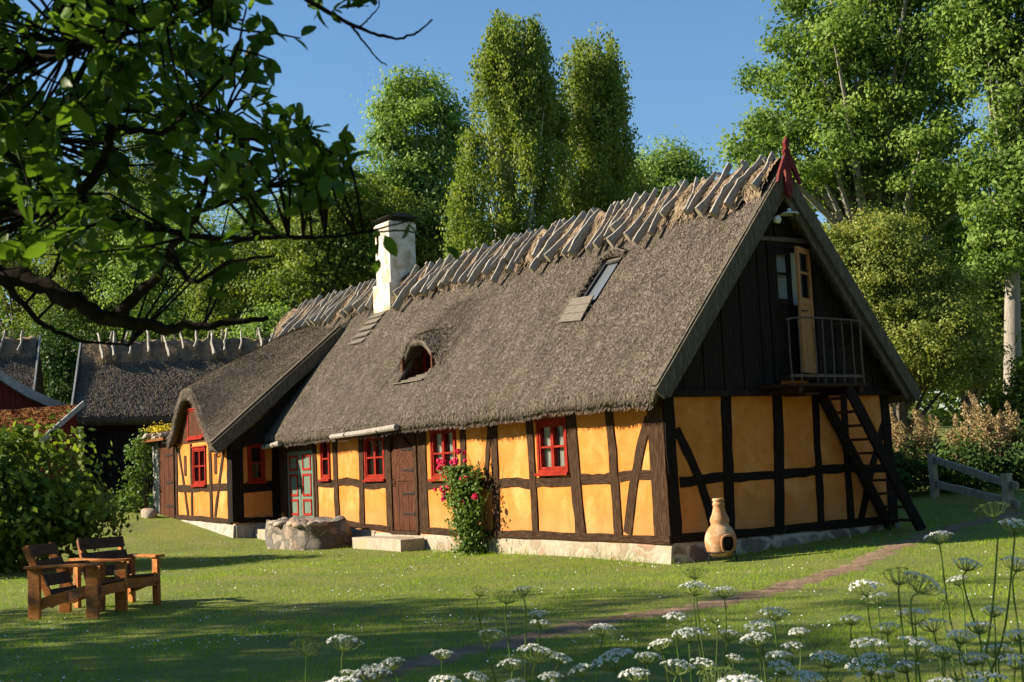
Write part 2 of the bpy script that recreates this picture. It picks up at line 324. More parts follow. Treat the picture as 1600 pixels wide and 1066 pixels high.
# trodden path: a ribbon following the ground, ragged edges
PC=np.array([(10.5,-12.2),(8.2,-10.2),(6.6,-8.6),(6.05,-7.5),(5.6,-6.2),(5.2,-5.1),(5.05,-3.8),(4.6,-2.5),(4.0,-1.2),(3.1,.8),(1.95,2.9),(1.3,4.6),(.8,6.3),(.6,8.5),(1.2,11),(3,14.5)])
def spline(P,n):
    P=np.asarray(P,float); out=[]
    for i in range(len(P)-1):
        p0,p1,p2,p3=P[max(i-1,0)],P[i],P[i+1],P[min(i+2,len(P)-1)]
        for t in np.linspace(0,1,n,endpoint=False):
            out.append(.5*((2*p1)+(-p0+p2)*t+(2*p0-5*p1+4*p2-p3)*t*t+(-p0+3*p1-3*p2+p3)*t**3))
    out.append(P[-1]); return np.array(out)
PL=spline(PC,26); V=[];F=[]
for i,p in enumerate(PL):
    d=PL[min(i+1,len(PL)-1)]-PL[max(i-1,0)]; d/=np.linalg.norm(d); nn=np.array([-d[1],d[0]])
    wl=.22+.06*math.sin(i*.37)+.05*math.sin(i*.93)+RN.uniform(-.03,.03); wr=.22+.06*math.sin(i*.31+2)+.05*math.sin(i*1.1)+RN.uniform(-.03,.03)
    for k in range(7):
        u=-wl+(wl+wr)*k/6; q=p+nn*u; e=abs(k-3)/3
        V.append((q[0],q[1],float(gz(q[0],q[1]))+.012-.02*(e>.9)-.01*(1-e)))
for i in range(len(PL)-1):
    for k in range(6): F.append((i*7+k,i*7+k+1,i*7+8+k,i*7+7+k))
tag(np_mesh('path',V,F,'dirt',None,None,True),kind='structure',label='trodden earth path crossing the lawn')
def pdist(x,y):
    d=np.full(x.shape,9.); 
    for p in PL[::3]: d=np.minimum(d,(x-p[0])**2+(y-p[1])**2)
    return np.sqrt(d)
# ------------------------------------------------------------------ leaves
def leaf_quads(C,Nrm,size,aspect=.55,rng=RN,droop=None):
    n=len(C); r=rng.normal(size=(n,3)); a=r-Nrm*(r*Nrm).sum(1,keepdims=True)
    if droop is not None: a=a*(1-droop)+np.array([0,0,-1.])*droop
    a/=np.linalg.norm(a,axis=1,keepdims=True)+1e-9; b=np.cross(Nrm,a); b/=np.linalg.norm(b,axis=1,keepdims=True)+1e-9
    s=size.reshape(-1,1) if hasattr(size,'reshape') else size
    V=np.stack([C-a*s*.5,C+b*s*aspect*.5+a*s*.05,C+a*s*.5,C-b*s*aspect*.5+a*s*.05],1).reshape(-1,3)
    return V,np.arange(4*n).reshape(n,4)
def clumps(lobes,nc,per,cr,rng,zsq=.6,strand=0,shell=.62):
    L=np.array(lobes,float); vol=L[:,3]*L[:,4]*L[:,5]; pick=rng.choice(len(L),nc,p=(vol**.75)/(vol**.75).sum())
    d=rng.normal(size=(nc,3)); d/=np.linalg.norm(d,axis=1,keepdims=True)
    rad=np.where(rng.random(nc)<.78,shell+(1-shell)*rng.random(nc),rng.random(nc)**.5)
    lump=1+.17*np.sin(d[:,0]*5+pick)+.14*np.sin(d[:,2]*6+d[:,1]*4+pick*2)+np.where(rng.random(nc)<.10,rng.uniform(.05,.28,nc),0)
    CC=L[pick,:3]+d*L[pick,3:6]*(rad*lump)[:,None]
    ct=rng.normal(.5,.19,nc)
    g=rng.normal(size=(nc,per,3)); szc=rng.uniform(.6,1.35,nc)[:,None,None]
    off=g*cr*szc*np.array([1,1,zsq])
    if strand: off[:,:,:2]*=.62; off[:,:,2]=-np.abs(rng.random((nc,per)))*strand*szc[:,:,0]
    P=(CC[:,None,:]+off).reshape(-1,3)
    out=np.repeat(d,per,0); nrm=out*.5+np.array([0,0,.55])+rng.normal(size=(nc*per,3))*.65
    loc=off.reshape(-1,3)/cr; nrm=loc*.55+out*.25+np.array([0,0,.30])+rng.normal(size=(nc*per,3))*.42
    if strand: nrm=out*.8+rng.normal(size=(nc*per,3))*.8
    nrm/=np.linalg.norm(nrm,axis=1,keepdims=True)
    tint=np.clip(np.repeat(ct,per)+rng.normal(0,.16,nc*per),0,1)
    return CC,P,nrm,tint
def trunk_mb(base,top,r0,r1,rng,wob=.25,n=9):
    P=[];Rr=[]; ph=rng.uniform(0,6.28,2)
    for i in range(n+1):
        u=i/n; p=np.array(base)*(1-u)+np.array(top)*u; p=p+np.array([math.sin(ph[0]+3*u),math.sin(ph[1]+2.4*u),0])*wob*u
        P.append(p); Rr.append((r0*(1-u)+r1*u)*(1+.5*max(0,.08-u)/.08))
    return P,Rr
def tree(name,label,cat,bx,by,lobes,nc,per,cr,ls,leaf,bark='bark',tr=.3,seed=1,strand=0,limbs=26,group=None,zsq=.6,aspect=.55,umin=.18,trunk_top=None,zb=None,shell=.62):
    rng=np.random.default_rng(seed); bz=float(gz(bx,by)) if zb is None else zb
    root=thing(name,label,cat,(bx,by,bz),0,group)
    L=np.array(lobes,float); zt=(L[:,2]+L[:,5]).max()
    CC,P,nrm,tint=clumps(lobes,nc,per,cr,rng,zsq,strand,shell)
    keep=P[:,2]>bz+.05; P,nrm,tint=P[keep],nrm[keep],tint[keep]
    o=np.array([bx,by,bz]); V,F=leaf_quads(P-o,nrm,rng.uniform(.7,1.3,len(P))*ls,aspect,rng,droop=.6 if strand else None)
    np_mesh('crown',V,F,leaf,root,tint)
    mb=MB(); top=(L[:,:2].mean(0)[0]-bx,L[:,:2].mean(0)[1]-by,(trunk_top or zt*.88)-bz)
    TP,TRr=trunk_mb((0,0,-.3),top,tr,tr*.12,rng); mb.tube(TP,TRr,9)
    for k in rng.choice(len(CC),min(limbs,len(CC)),replace=False):
        e=CC[k]-o; u=np.clip(e[2]/max(top[2],1)*rng.uniform(.45,.8),umin,.92); s0=TP[int(u*9)]; r0=TRr[int(u*9)]*.5
        mid=s0*.45+e*.55+np.array([0,0,rng.uniform(-.2,.5)])*np.linalg.norm(e-s0)*.15
        mb.tube([s0,mid,e],[r0*1.15,r0*.65,r0*.2],5,False)
    mb.build('trunk',bark,root,True)
    return root
# ================================================================== the farmhouse
house=thing('farmhouse','long yellow half-timbered farmhouse with a thatched roof and dark boarded gable','house',(0,0,0))
WT=2.86; GW=5.12; XL=-19.5; XR=-15.15; YE=-1.2
def wall_panels(name,axis,const,thick,a0,a1,z0f,z1,holes,mat):
    # plaster between openings; axis 'x': along x at y=const (front), axis 'y': along y at x=const
    mb=MB(); As=sorted({a0,a1,*[h[0] for h in holes],*[h[1] for h in holes]})
    for i in range(len(As)-1):
        p,q=As[i],As[i+1]; mid=(p+q)/2; cuts=[]
        for h in holes:
            if h[0]<=mid<=h[1]: cuts.append((h[2],h[3]))
        z=z0f(mid); spans=[]
        for c0,c1 in sorted(cuts):
            if c0>z: spans.append((z,c0))
            z=c1
        if z<z1: spans.append((z,z1))
        for (u,v) in spans:
            if axis=='x': mb.box(p,q,const,const+thick,u,v)
            else: mb.box(const-thick,const,p,q,u,v)
    return mb.build(name,mat,house)
zs=lambda x: .30+ (0.05*max(0,min(1,(-x-5)/8))) + .27*max(0,min(1,(-x-10.5)/4))   # sill height rises with the ground to the left
HOL=[(-3.52,-2.6,1.45,2.35),(-7.36,-6.37,1.42,2.42),(-9.2,-7.95,.2,2.5),(-10.33,-9.38,1.46,2.4),(-12.64,-12.14,1.51,2.45),(-14.66,-13.02,.3,2.5)]
wall_panels('plaster_wall','x',0,.2,-15.2,-.02,lambda x:.2,WT,HOL,'plaster')
GH=[]
wall_panels('plaster_wall','y',0,.2,.02,GW,lambda y:.2,WT,GH,'plaster')
wall_panels('plaster_wall','x',YE,.2,XL,XR-.02,lambda x:.55,2.62,[(-18.05,-17.08,1.5,2.48),(-18.78,-18.6,1.75,2.3),(-16.48,-16.3,1.75,2.28)],'plaster')
wall_panels('plaster_wall','y',XR,.2,YE+.02,0,lambda y:.5,2.62,[(-.84,-.39,1.52,2.46)],'plaster')
mb=MB(); mb.box(XL,-.25,GW-.2,GW,.1,WT); mb.box(XL-.1,XL+.1,YE,GW-.25,.1,WT); mb.box(XL+.2,-.3,.6,GW-.3,.02,.06); mb.build('back_wall','plaster',house)
mb=MB(); mb.box(XL+.15,-.3,1.3,1.36,.1,2.6); mb.build('inner_wall','tarred_board',house)  # dark panel painting in the unlit rooms behind the front windows
# foundations: mortar course with field stones set in it
def foundation(p0,p1,zt0,zt1,nrm,n,seed,mat,smat,hvis=.3,proud=.03):
    p0=np.array(p0,float); p1=np.array(p1,float); d=p1-p0; L=np.linalg.norm(d); d/=L; nn=np.array(nrm,float); g=np.random.default_rng(seed)
    mb=MB(); K=24; V=[];F=[]
    for i in range(K+1):
        u=i/K; c=p0+d*L*u; zt=zt0+(zt1-zt0)*u
        for (o,z) in ((-.3,-.4),(proud+.06+g.uniform(-.015,.015),-.4),(proud+g.uniform(-.015,.02),zt-.05),(proud-.05,zt+g.uniform(-.01,.01)),(-.3,zt)):
            q=c+nn*o; V.append((q[0],q[1],z))
    for i in range(K):
        for k in range(4): F.append((i*5+k,i*5+k+1,i*5+6+k,i*5+5+k))
    F+= [(0,1,2,3,4),tuple(K*5+k for k in (4,3,2,1,0))]
    mb.add(V,F); return mb.build('foundation',smat,house)
foundation((-9.9,0,0),(.04,0,0),.33,.29,(0,-1,0),16,1,'mortar','pale_rubble')
foundation((-15.2,0,0),(-9.95,0,0),.58,.36,(0,-1,0),9,2,'mortar','pale_rubble')
foundation((0,.02,0),(0,GW+.05,0),.29,.31,(1,0,0),12,3,'mortar','dark_rubble',proud=.05)
foundation((XL,YE,0),(XR,YE,0),.62,.50,(0,-1,0),15,4,'mortar','bay_rubble')
foundation((XR,YE+.02,0),(XR,0,0),.5,.52,(1,0,0),5,5,'mortar','bay_rubble')
# timber frame -----------------------------------------------------------
def tf(name,x0,z0,x1,z1,w,face='f',mat='timber',jit=.012,bow=0,d=.16,proud=.025,seg=9,taper=1):
    mb=MB()
    if face=='f': a=(x0,d/2-proud,z0); b=(x1,d/2-proud,z1); n=(0,-1,0)
    elif face=='g': a=(-d/2+proud,x0,z0); b=(-d/2+proud,x1,z1); n=(1,0,0)
    elif face=='e': a=(x0,YE+d/2-proud,z0); b=(x1,YE+d/2-proud,z1); n=(0,-1,0)
    else: a=(XR-d/2+proud,x0,z0); b=(XR-d/2+proud,x1,z1); n=(1,0,0)
    mb.beam(a,b,w,d,n,seg,jit,bow,taper); return mb.build(name,mat,house)
def rail(name,a,b,c,d,w,face,mat='timber_flat',**k): return tf(name,a,b,c,d,w,face,mat,**k)
# front wall
for (xt,xb,wd,bw) in ((-1.45,-1.29,.26,.03),(-2.47,-2.33,.36,-.04),(-3.80,-3.70,.24,.03),(-4.96,-5.0,.28,.03),(-6.08,-6.13,.25,0),(-7.66,-7.66,.30,-.03),(-10.5,-10.56,.28,.02),(-11.84,-11.80,.28,-.03),(-12.95,-12.92,.15,0),(-14.96,-14.98,.3,0)):
    tf('timber_post',xb,zs(xb)+.1,xt,WT,wd*.78,'f',bow=bw)
tf('timber_post',-7.84,.36,-7.84,WT,.12,'f'); tf('timber_post',-9.29,.40,-9.29,WT,.17,'f')
tf('timber_post',-.17,.33,-.19,WT,.38,'f',proud=.03)
tf('timber_brace',-1.05,.42,-.36,2.25,.20,'f',bow=-.09,proud=.02)
tf('timber_brace',-5.3,1.3,-5.08,2.5,.14,'f',proud=.02)
segs=[(-.28,1.36,-1.22,1.34),(-1.52,1.32,-2.2,1.31),(-2.52,1.29,-3.62,1.27),(-3.84,1.26,-4.86,1.28),(-5.14,1.28,-6.0,1.29),(-6.26,1.3,-7.5,1.31),(-9.38,1.33,-10.4,1.35),(-10.7,1.39,-11.66,1.41),(-11.96,1.4,-12.86,1.42)]
for (a,b,c,d_) in segs: rail('timber_rail',a+.07,b,c-.07,d_,.17,'f',jit=.016,proud=.015,seg=5,bow=RN.uniform(-.02,.02))
for (a,b) in ((.03,-5.3),(-5.3,-7.9),(-9.25,-13.0)): rail('timber_sill',a,zs(a)+.06,b,zs(b)+.06,.125,'f',proud=.05 if a>-5 else .035,jit=.014,seg=9)
# gable wall
for (yt,yb,wd) in ((1.30,1.20,.34),(2.43,2.30,.36),(3.33,3.26,.24),(4.02,3.97,.26)): tf('timber_post',yb,.36,yt,WT,wd*.58,'g','black_timber',bow=RN.uniform(-.03,.03))
tf('timber_post',.10,.33,.09,WT,.2,'g','black_timber',proud=.03); tf('timber_post',GW-.08,.36,GW-.1,WT,.2,'g','black_timber',proud=.03)
tf('timber_brace',.88,.45,.22,2.05,.16,'g','black_timber',bow=.08,proud=.02); tf('timber_brace',4.24,.42,5.0,2.1,.14,'g','black_timber',bow=-.04,proud=.02)
for (a,b,c,d_) in ((.33,1.22,1.06,1.27),(1.4,1.26,2.18,1.25),(2.52,1.26,3.18,1.3),(3.38,1.3,3.85,1.32),(4.1,1.3,5.0,1.27)): rail('timber_rail',a-.09,b,c+.09,d_,.15,'g','black_timber',proud=.015,seg=5,jit=.014)
rail('timber_sill',.0,.36,GW,.38,.14,'g','black_timber',proud=.045,jit=.012)
# projecting bay
for (xt,xb,wd) in ((-18.2,-18.2,.12),(-16.78,-16.72,.17),(-19.42,-19.42,.2)): tf('timber_post',xb,.66,xt,2.6,wd,'e')
tf('timber_post',-15.3,.55,-15.3,2.62,.34,'e','black_timber',d=.3,proud=.06); tf('timber_brace',-18.5,.68,-19.2,2.5,.12,'e',proud=.02); tf('timber_brace',-16.5,.66,-15.72,2.5,.14,'e',proud=.02)
for (a,c) in ((-19.3,-18.27),(-18.12,-16.82),(-16.62,-15.5)): rail('timber_rail',a,1.42,c,1.42,.19,'e',proud=.018,seg=4)
rail('timber_sill',XL,.66,XR-.2,.57,.12,'e',proud=.04)
rail('timber_rail',-.98,1.38,-.1,1.4,.24,'r','black_timber',proud=.02,seg=4); rail('timber_sill',-1.1,.58,0,.58,.13,'r','black_timber',proud=.04)
tf('timber_post',-.1,.55,-.1,2.6,.2,'r','black_timber',proud=.03)
# windows -------------------------------------------------------------------
def window(face,a0,a1,z0,z1,cols,rows,curtain=False,mat='red_paint',fw=.06):
    # a0..a1 along the wall; all in wall-local (a, depth outward, z)
    def P(a,o,z):
        return {'f':(a,-o,z),'e':(a,YE-o,z),'r':(XR+o,a,z),'g':(o,a,z)}[face]
    def bx(mb,aa,ab,oa,ob,za,zb):
        p=P(aa,oa,za); q=P(ab,ob,zb); mb.box(min(p[0],q[0]),max(p[0],q[0]),min(p[1],q[1]),max(p[1],q[1]),za,zb)
    root=thing('window',None,None); root.parent=house
    mb=MB(); e=.002
    bx(mb,a0,a0+fw,-.1,.035,z0,z1); bx(mb,a1-fw,a1,-.1,.035,z0,z1); bx(mb,a0+fw,a1-fw,-.1,.033,z1-fw,z1); bx(mb,a0+fw,a1-fw,-.1,.033,z0,z0+fw)
    bx(mb,a0-.03,a1+.03,-.05,.085,z0-.05,z0-e); bx(mb,a0-.02,a1+.02,-.05,.06,z1+e,z1+.035)
    mb.build('window_frame',mat,root)
    cw=(a1-a0-2*fw)/cols
    for c in range(cols):
        s=MB(); A=a0+fw+c*cw; B=A+cw; t=.042; g=.004
        bx(s,A+g,A+t,-.07,.018,z0+fw+g,z1-fw-g); bx(s,B-t,B-g,-.07,.018,z0+fw+g,z1-fw-g)
        zz=np.linspace(z0+fw,z1-fw,rows+1)
        bx(s,A+t,B-t,-.07,.016,zz[0]+g,zz[0]+t); bx(s,A+t,B-t,-.07,.016,zz[-1]-t,zz[-1]-g)
        for k in range(1,rows): bx(s,A+t,B-t,-.065,.012,zz[k]-.018,zz[k]+.018)
        s.build('sash',mat,root)
        for k in range(rows):
            p=MB(); tl=RN.uniform(-.004,.004)
            bx(p,A+t-.005,B-t+.005,-.040+tl,-.034+tl,zz[k]+.02,zz[k+1]-.02); p.build('pane','window_glass',root)
    if curtain:
        V=[];F=[]
        for (u0,u1) in ((a0+fw,a0+fw+(a1-a0)*.34),(a1-fw-(a1-a0)*.34,a1-fw)):
            cb=MB(); V=[];F=[]; K=24
            for i in range(K+1):
                u=u0+(u1-u0)*i/K; o=-.10+.022*math.sin(i*1.7)
                V+= [P(u,o,z0+.05),P(u+.02*math.sin(i),o,z1-.05)]
            F=[(2*i,2*i+2,2*i+3,2*i+1) for i in range(K)]; cb.add(V,F); cb.build('curtain','curtain_cloth',root,True)
    # the dark panel indoors stands in for the unlit room behind the glass
    return root
window('f',-3.52,-2.6,1.45,2.35,2,2,True); window('f',-7.36,-6.37,1.42,2.42,2,2,True); window('f',-10.33,-9.38,1.46,2.4,2,2)
window('f',-12.64,-12.14,1.51,2.45,1,2); window('e',-18.05,-17.08,1.5,2.48,2,2); window('r',-.84,-.39,1.52,2.46,1,2)
# small wooden peep slots beside the bay window
for a in (-18.69,-16.39):
    mb=MB(); mb.box(a-.1,a+.1,YE-.012,YE+.05,1.78,2.27); mb.build('slot_shutter','brown_door_wood',house)
# brown plank door -----------------------------------------------------------
dr=thing('door',None,None); dr.parent=house; dr['label']='dark brown plank door with diagonal boards above'
mb=MB(); mb.box(-9.2,-9.08,-.04,.1,.36,2.5); mb.box(-8.08,-7.95,-.04,.1,.36,2.5); mb.box(-9.08,-8.08,-.038,.1,2.34,2.5); mb.box(-9.2,-7.95,-.06,.12,.3,.36); mb.build('door_frame','timber',dr)
lf=MB(); n=7
for i in range(n):
    a=-9.07+i*.98/n; lf.box(a+.004,a+.98/n-.004,-.012-.006*(i%3==1),.04,.37,1.36)
for s in (-1,1):      # upper half: boards running diagonally from the middle
    for k in range(7):
        z=1.38+k*.145; x0=-8.575; x1=-9.07 if s<0 else -8.09
        zz=[(x0,z-.25),(x0,z-.11),(x1,z+.25-.0),(x1,z+.11)]
        pts=[(x0,-.014,max(1.39,min(2.33,z+.02))),(x0,-.014,max(1.39,min(2.33,z+.155))),(x1,-.014,max(1.39,min(2.33,z-.40+.155))),(x1,-.014,max(1.39,min(2.33,z-.40+.02)))]
        if abs(pts[0][2]-pts[1][2])<.01 and abs(pts[2][2]-pts[3][2])<.01: continue
        lf.prism(pts,(0,.045+.004*k,0))
lf.box(-9.07,-8.09,.035,.05,1.36,2.34); lf.box(-9.07,-8.09,-.02,.03,1.345,1.385); lf.build('door_leaf','brown_door_wood',dr)
for z in (.72,1.14,1.62,2.05):
    mb=MB(); mb.beam((-8.1,-.028,z),(-8.62,-.028,z+RN.uniform(-.01,.01)),.045,.014,(0,-1,0),4,.003,0,.5); mb.tube([(-8.09,-.035,z-.05),(-8.09,-.035,z+.05)],.016,6); mb.build('hinge','iron',dr)
mb=MB(); mb.tube([(-8.98,-.03,1.30),(-8.98,-.07,1.32),(-8.98,-.07,1.42),(-8.98,-.03,1.44)],.011,6); mb.tube([(-9.0,-.03,1.36),(-8.9,-.05,1.36)],.009,6); mb.build('handle','iron',dr)
# green panelled double door ----------------------------------------------------
dr=thing('door',None,None); dr.parent=house; dr['label']='grey-green double door with red-edged panels'
mb=MB(); mb.box(-14.8,-14.62,-.04,.1,.6,2.62); mb.box(-13.06,-12.98,-.04,.1,.6,2.62); mb.box(-14.62,-13.06,-.03,.1,2.22,2.62); mb.box(-14.8,-12.98,-.08,.15,.52,.6); mb.build('door_frame','timber',dr)
for (x0,x1) in ((-14.61,-13.85),(-13.83,-13.07)):
    mb=MB(); mb.box(x0,x1,-.01,.05,.61,2.21); lo=mb.build('door_leaf','green_paint',dr)
    for (za,zb) in ((.66,1.05),(1.12,1.66),(1.74,2.12)):
        q=MB(); a,b=x0+.13,x1-.13; r=.055
        q.box(a,a+r,-.028,-.011,za,zb); q.box(b-r,b,-.028,-.011,za,zb); q.box(a+r,b-r,-.027,-.011,za,za+r); q.box(a+r,b-r,-.027,-.011,zb-r,zb); q.build('panel_edge','red_paint',dr)
    k=MB(); xh=x1-.06 if x0<-14 else x0+.06; k.tube([(xh,-.012,1.36),(xh,-.06,1.37),(xh+.07,-.065,1.36)],.012,6); k.build('handle','iron',dr)
# ================================================================== roof
YR=GW/2; Z0,Y0=2.72,-.42; KS=(6.37-Z0)/(YR-Y0)
def xl(y): return -19.45-(.75)*np.clip((y+1.4)/(YR+1.4),0,1)
def roof_main(x,y):
    z=Z0+(y-Y0)*KS
    z=z-.04*sstep(-8,-14,x)*np.clip((YR-y)/3,0,1)-.07*np.sin(np.clip(-x/20,0,1)*math.pi)*np.clip((y-Y0)/3,0,1)
    z=z+.030*vnoise(x*1.1,y*1.3,5)+.014*vnoise(x*3.1,y*3.3,6)
    dx=(x+8.95)/1.05; dy=(y-.95)/.75
    z=z+.05*np.exp(-dx**2*1.2-dy**2*1.4)
    z=z-.05*np.exp(-((y-Y0)/.2)**2)            # rounded-off eave
    return z
def grid_mesh(fz,xa,xb,ya,yb,nx,ny,hole=None,left=None):
    u=np.linspace(0,1,nx); v=np.linspace(0,1,ny); U,Vv=np.meshgrid(u,v,indexing='ij')
    Y=ya(U)+(yb-ya(U))*Vv if callable(ya) else ya+(yb-ya)*Vv
    Xl=left(Y) if left else xa; X=Xl+(xb-Xl)*U; Z=fz(X,Y)
    ii=np.arange(nx*ny).reshape(nx,ny); F=np.stack([ii[:-1,:-1],ii[1:,:-1],ii[1:,1:],ii[:-1,1:]],-1).reshape(-1,4)
    V=np.stack([X,Y,Z],-1).reshape(-1,3)
    if hole is not None:
        c=V[F].mean(1); F=F[~hole(c[:,0],c[:,1])]
    return V,F,ii
def dormer_hole(x,y): return (np.abs(x+8.62)<.60)&(y>.26)&(y<1.12)
XD=-8.62
def eyebrow(x,y):
    m=roof_main(x,y); top=4.47+.26*(y-.42)-.05*np.exp(-((y-.42)/.12)**2); hgt=top-roof_main(np.full_like(x,XD),y); hgt=.5*(hgt+np.sqrt(hgt*hgt+.012))
    return m+hgt*np.exp(-np.abs((x-XD)/.68)**2.8)-.05+.05*np.exp(-((x-XD)/.9)**2)
def sky_hole(x,y): return (x>-3.66)&(x<-3.02)&(y>1.04)&(y<1.78)
def tufts(V,F,n,rng,L=(.07,.16),wd=.013,lift=.035,down=None,horiz=.17):
    # straw ends: short thin blades lying down the slope, their lower end a little proud
    a=V[F[:,0]];b=V[F[:,1]];c=V[F[:,2]];d=V[F[:,3]]
    ar=np.linalg.norm(np.cross(c-a,d-b),axis=1); pk=rng.choice(len(F),n,p=ar/ar.sum())
    s,t=rng.random((2,n,1)); P=(a[pk]*(1-s)+b[pk]*s)*(1-t)+(d[pk]*(1-s)+c[pk]*s)*t
    nm=np.cross(b[pk]-a[pk],d[pk]-a[pk]); nm/=np.linalg.norm(nm,axis=1,keepdims=True)+1e-9
    g=np.zeros((n,3)); g[:,2]=-1; dn=g-nm*(g*nm).sum(1,keepdims=True); dn/=np.linalg.norm(dn,axis=1,keepdims=True)+1e-9
    sd=np.cross(nm,dn); dn=dn+sd*rng.normal(0,horiz,(n,1)); dn/=np.linalg.norm(dn,axis=1,keepdims=True)
    ll=rng.uniform(L[0],L[1],(n,1)); w=wd*rng.uniform(.6,1.5,(n,1)); up=lift*rng.uniform(.1,1.2,(n,1))
    p0=P-nm*.01; p1=P+dn*ll+nm*up
    return np.stack([p0-sd*w*.5,p0+sd*w*.5,p1+sd*w*.5,p1-sd*w*.5],1).reshape(-1,3),np.arange(4*n).reshape(n,4)
def slab(name,parts,mat,parent,ntuft,seed,**kw):
    # parts: list of (V,F,thick vector or None); tufts sit on the first part
    rng=np.random.default_rng(seed); VV=[];FF=[];TT=[];b=0
    for (V,F,th) in parts:
        VV.append(V);FF.append(F+b);TT.append(np.full(len(F),.5));b+=len(V)
        if th is not None:
            V2=V-np.array(th); VV.append(V2);FF.append(F[:,::-1]+b);TT.append(np.full(len(F),.3))
            # rim along boundary edges
            e=np.concatenate([F[:,[0,1]],F[:,[1,2]],F[:,[2,3]],F[:,[3,0]]]); key=np.sort(e,1); kk=key[:,0].astype(np.int64)*10**7+key[:,1]
            un,inv,cnt=np.unique(kk,return_inverse=True,return_counts=True); be=e[cnt[inv]==1]; b0=b-len(V)
            FF.append(np.stack([be[:,1]+b0,be[:,0]+b0,be[:,0]+b,be[:,1]+b],1));TT.append(rng.uniform(.2,.6,len(be)));b+=len(V2)
    V,F,_=parts[0][0],parts[0][1],0
    tv,tfc=tufts(V,F,ntuft,rng,**kw); VV.append(tv);FF.append(tfc+b);TT.append(np.clip(rng.normal(.5,.26,len(tfc)),0,1))
    return np_mesh(name,np.concatenate(VV),np.concatenate(FF),mat,parent,np.concatenate(TT))
TH=.34/math.sin(math.pi/2-math.atan(KS))
V,F,ii=grid_mesh(roof_main,None,.33,Y0,YR,330,64,lambda x,y:dormer_hole(x,y)|sky_hole(x,y),xl)
# eave: fringe of hanging straw ends
roof=slab('thatched_roof',[(V,F,(0,.03,.25))],'thatch',house,190000,21,L=(.035,.085),wd=.010,lift=.022)
def back_roof(x,y): return Z0+(GW-y-Y0)*KS+.03*vnoise(x,y,8)
V,F,_=grid_mesh(back_roof,-20.2,.33,GW+.42,YR,60,16)
np_mesh('back_thatch',np.concatenate([V,V-np.array([0,-.05,.3])]),np.concatenate([F,F[:,::-1]+len(V)]),'thatch',roof,np.full(2*len(F),.5))
# eave fringe
def fringe(name,n,xf,yf,zf,seed,parent,L=(.03,.08)):
    g=np.random.default_rng(seed); x=xf(g.random(n)); y=yf(x)+g.uniform(-.03,.16,n); z=zf(x,y)-g.uniform(.03,.42,n)*1; 
    z=zf(x,yf(x)+0*x)-g.random(n)*.27; y=yf(x)-.02+.06*g.random(n)
    d=np.stack([g.normal(0,.25,n),-.35-.3*g.random(n),-.8-.0*x],1); d/=np.linalg.norm(d,axis=1,keepdims=True)
    P=np.stack([x,y,z],1); l=g.uniform(L[0],L[1],(n,1)); sd=np.tile([1.,0,0],(n,1)); w=.007
    Vv=np.stack([P-sd*w,P+sd*w,P+d*l+sd*w*.6,P+d*l-sd*w*.6],1).reshape(-1,3)
    return np_mesh(name,Vv,np.arange(4*n).reshape(n,4),'thatch',parent,g.random(n))
fringe('eave_straw',9000,lambda u:-14.9+15.2*u,lambda x:Y0+0*x,lambda x,y:roof_main(x,y),31,roof)
# the bay's lower roof, swept up into an eyebrow over its attic window
XA=-17.95
def ye(u): return -1.42-.2*sstep(.55,.95,u)
def ext_roof(x,y):
    z=2.61+.828*(y+1.63)
    fade=np.clip((2.3-y)/3.75,0,1)**.85
    hw=np.where(x<XA,.98,1.22)+.1*(1-fade)
    b=np.exp(-np.abs((x-XA)/hw)**2.6)
    z=z+1.32*fade*b-.10*sstep(-17,-19.4,x)*fade*0
    z=z+.028*vnoise(x*1.3,y*1.5,9)+.012*vnoise(x*3.5,y*3.3,4)
    return z
V,F,_=grid_mesh(ext_roof,None,-14.88,ye,1.95,130,90,None,xl)
ext=slab('bay_thatch',[(V,F,(0,-.02,.36))],'thatch',roof,80000,22,L=(.035,.085),wd=.010,lift=.022)
fringe('eave_straw',2500,lambda u:-19.4+4.5*u,lambda x:-1.45-.17*sstep(-16.6,-15,x),lambda x,y:ext_roof(x,y),32,roof,(.04,.10))
# attic window under the eyebrow
mb=MB(); xa_=np.linspace(-19.1,-16.4,24); mb.prism([(q,YE-.02,2.62) for q in xa_]+[(q,YE-.02,max(2.64,float(ext_roof(np.array(q),np.array(YE)))-.30)) for q in xa_[::-1]],(0,.1,0)); mb.build('attic_boards','brown_door_wood',house)
window('e',-18.4,-17.2,2.74,3.5,2,1); 
# closing boards between bay roof and main roof, and the bay's bargeboard
mb=MB(); mb.prism([(-15.1,-1.3,2.3),(-15.1,-1.3,2.62),(-15.1,1.75,5.15),(-15.1,1.75,4.7),(-15.1,0.0,2.6)],(.09,0,0))
for k in range(9): mb.box(-15.02,-15.0+.006*(k%2),-1.2+k*.2,-1.02+k*.2,2.45 if k<6 else 2.45+1.2*(k*.2-1.2),2.45+.82*(k*.2)+.25)
mb.build('gable_board','tarred_board',house)
mb=MB(); mb.beam((-14.84,-1.80,2.34),(-14.84,1.75,5.28),.28,.07,(1,0,0),8,.006); mb.beam((-14.93,-1.84,2.46),(-14.93,1.7,5.40),.16,.12,(1,0,0),8,.006); mb.build('bargeboard','weathered_board',house)
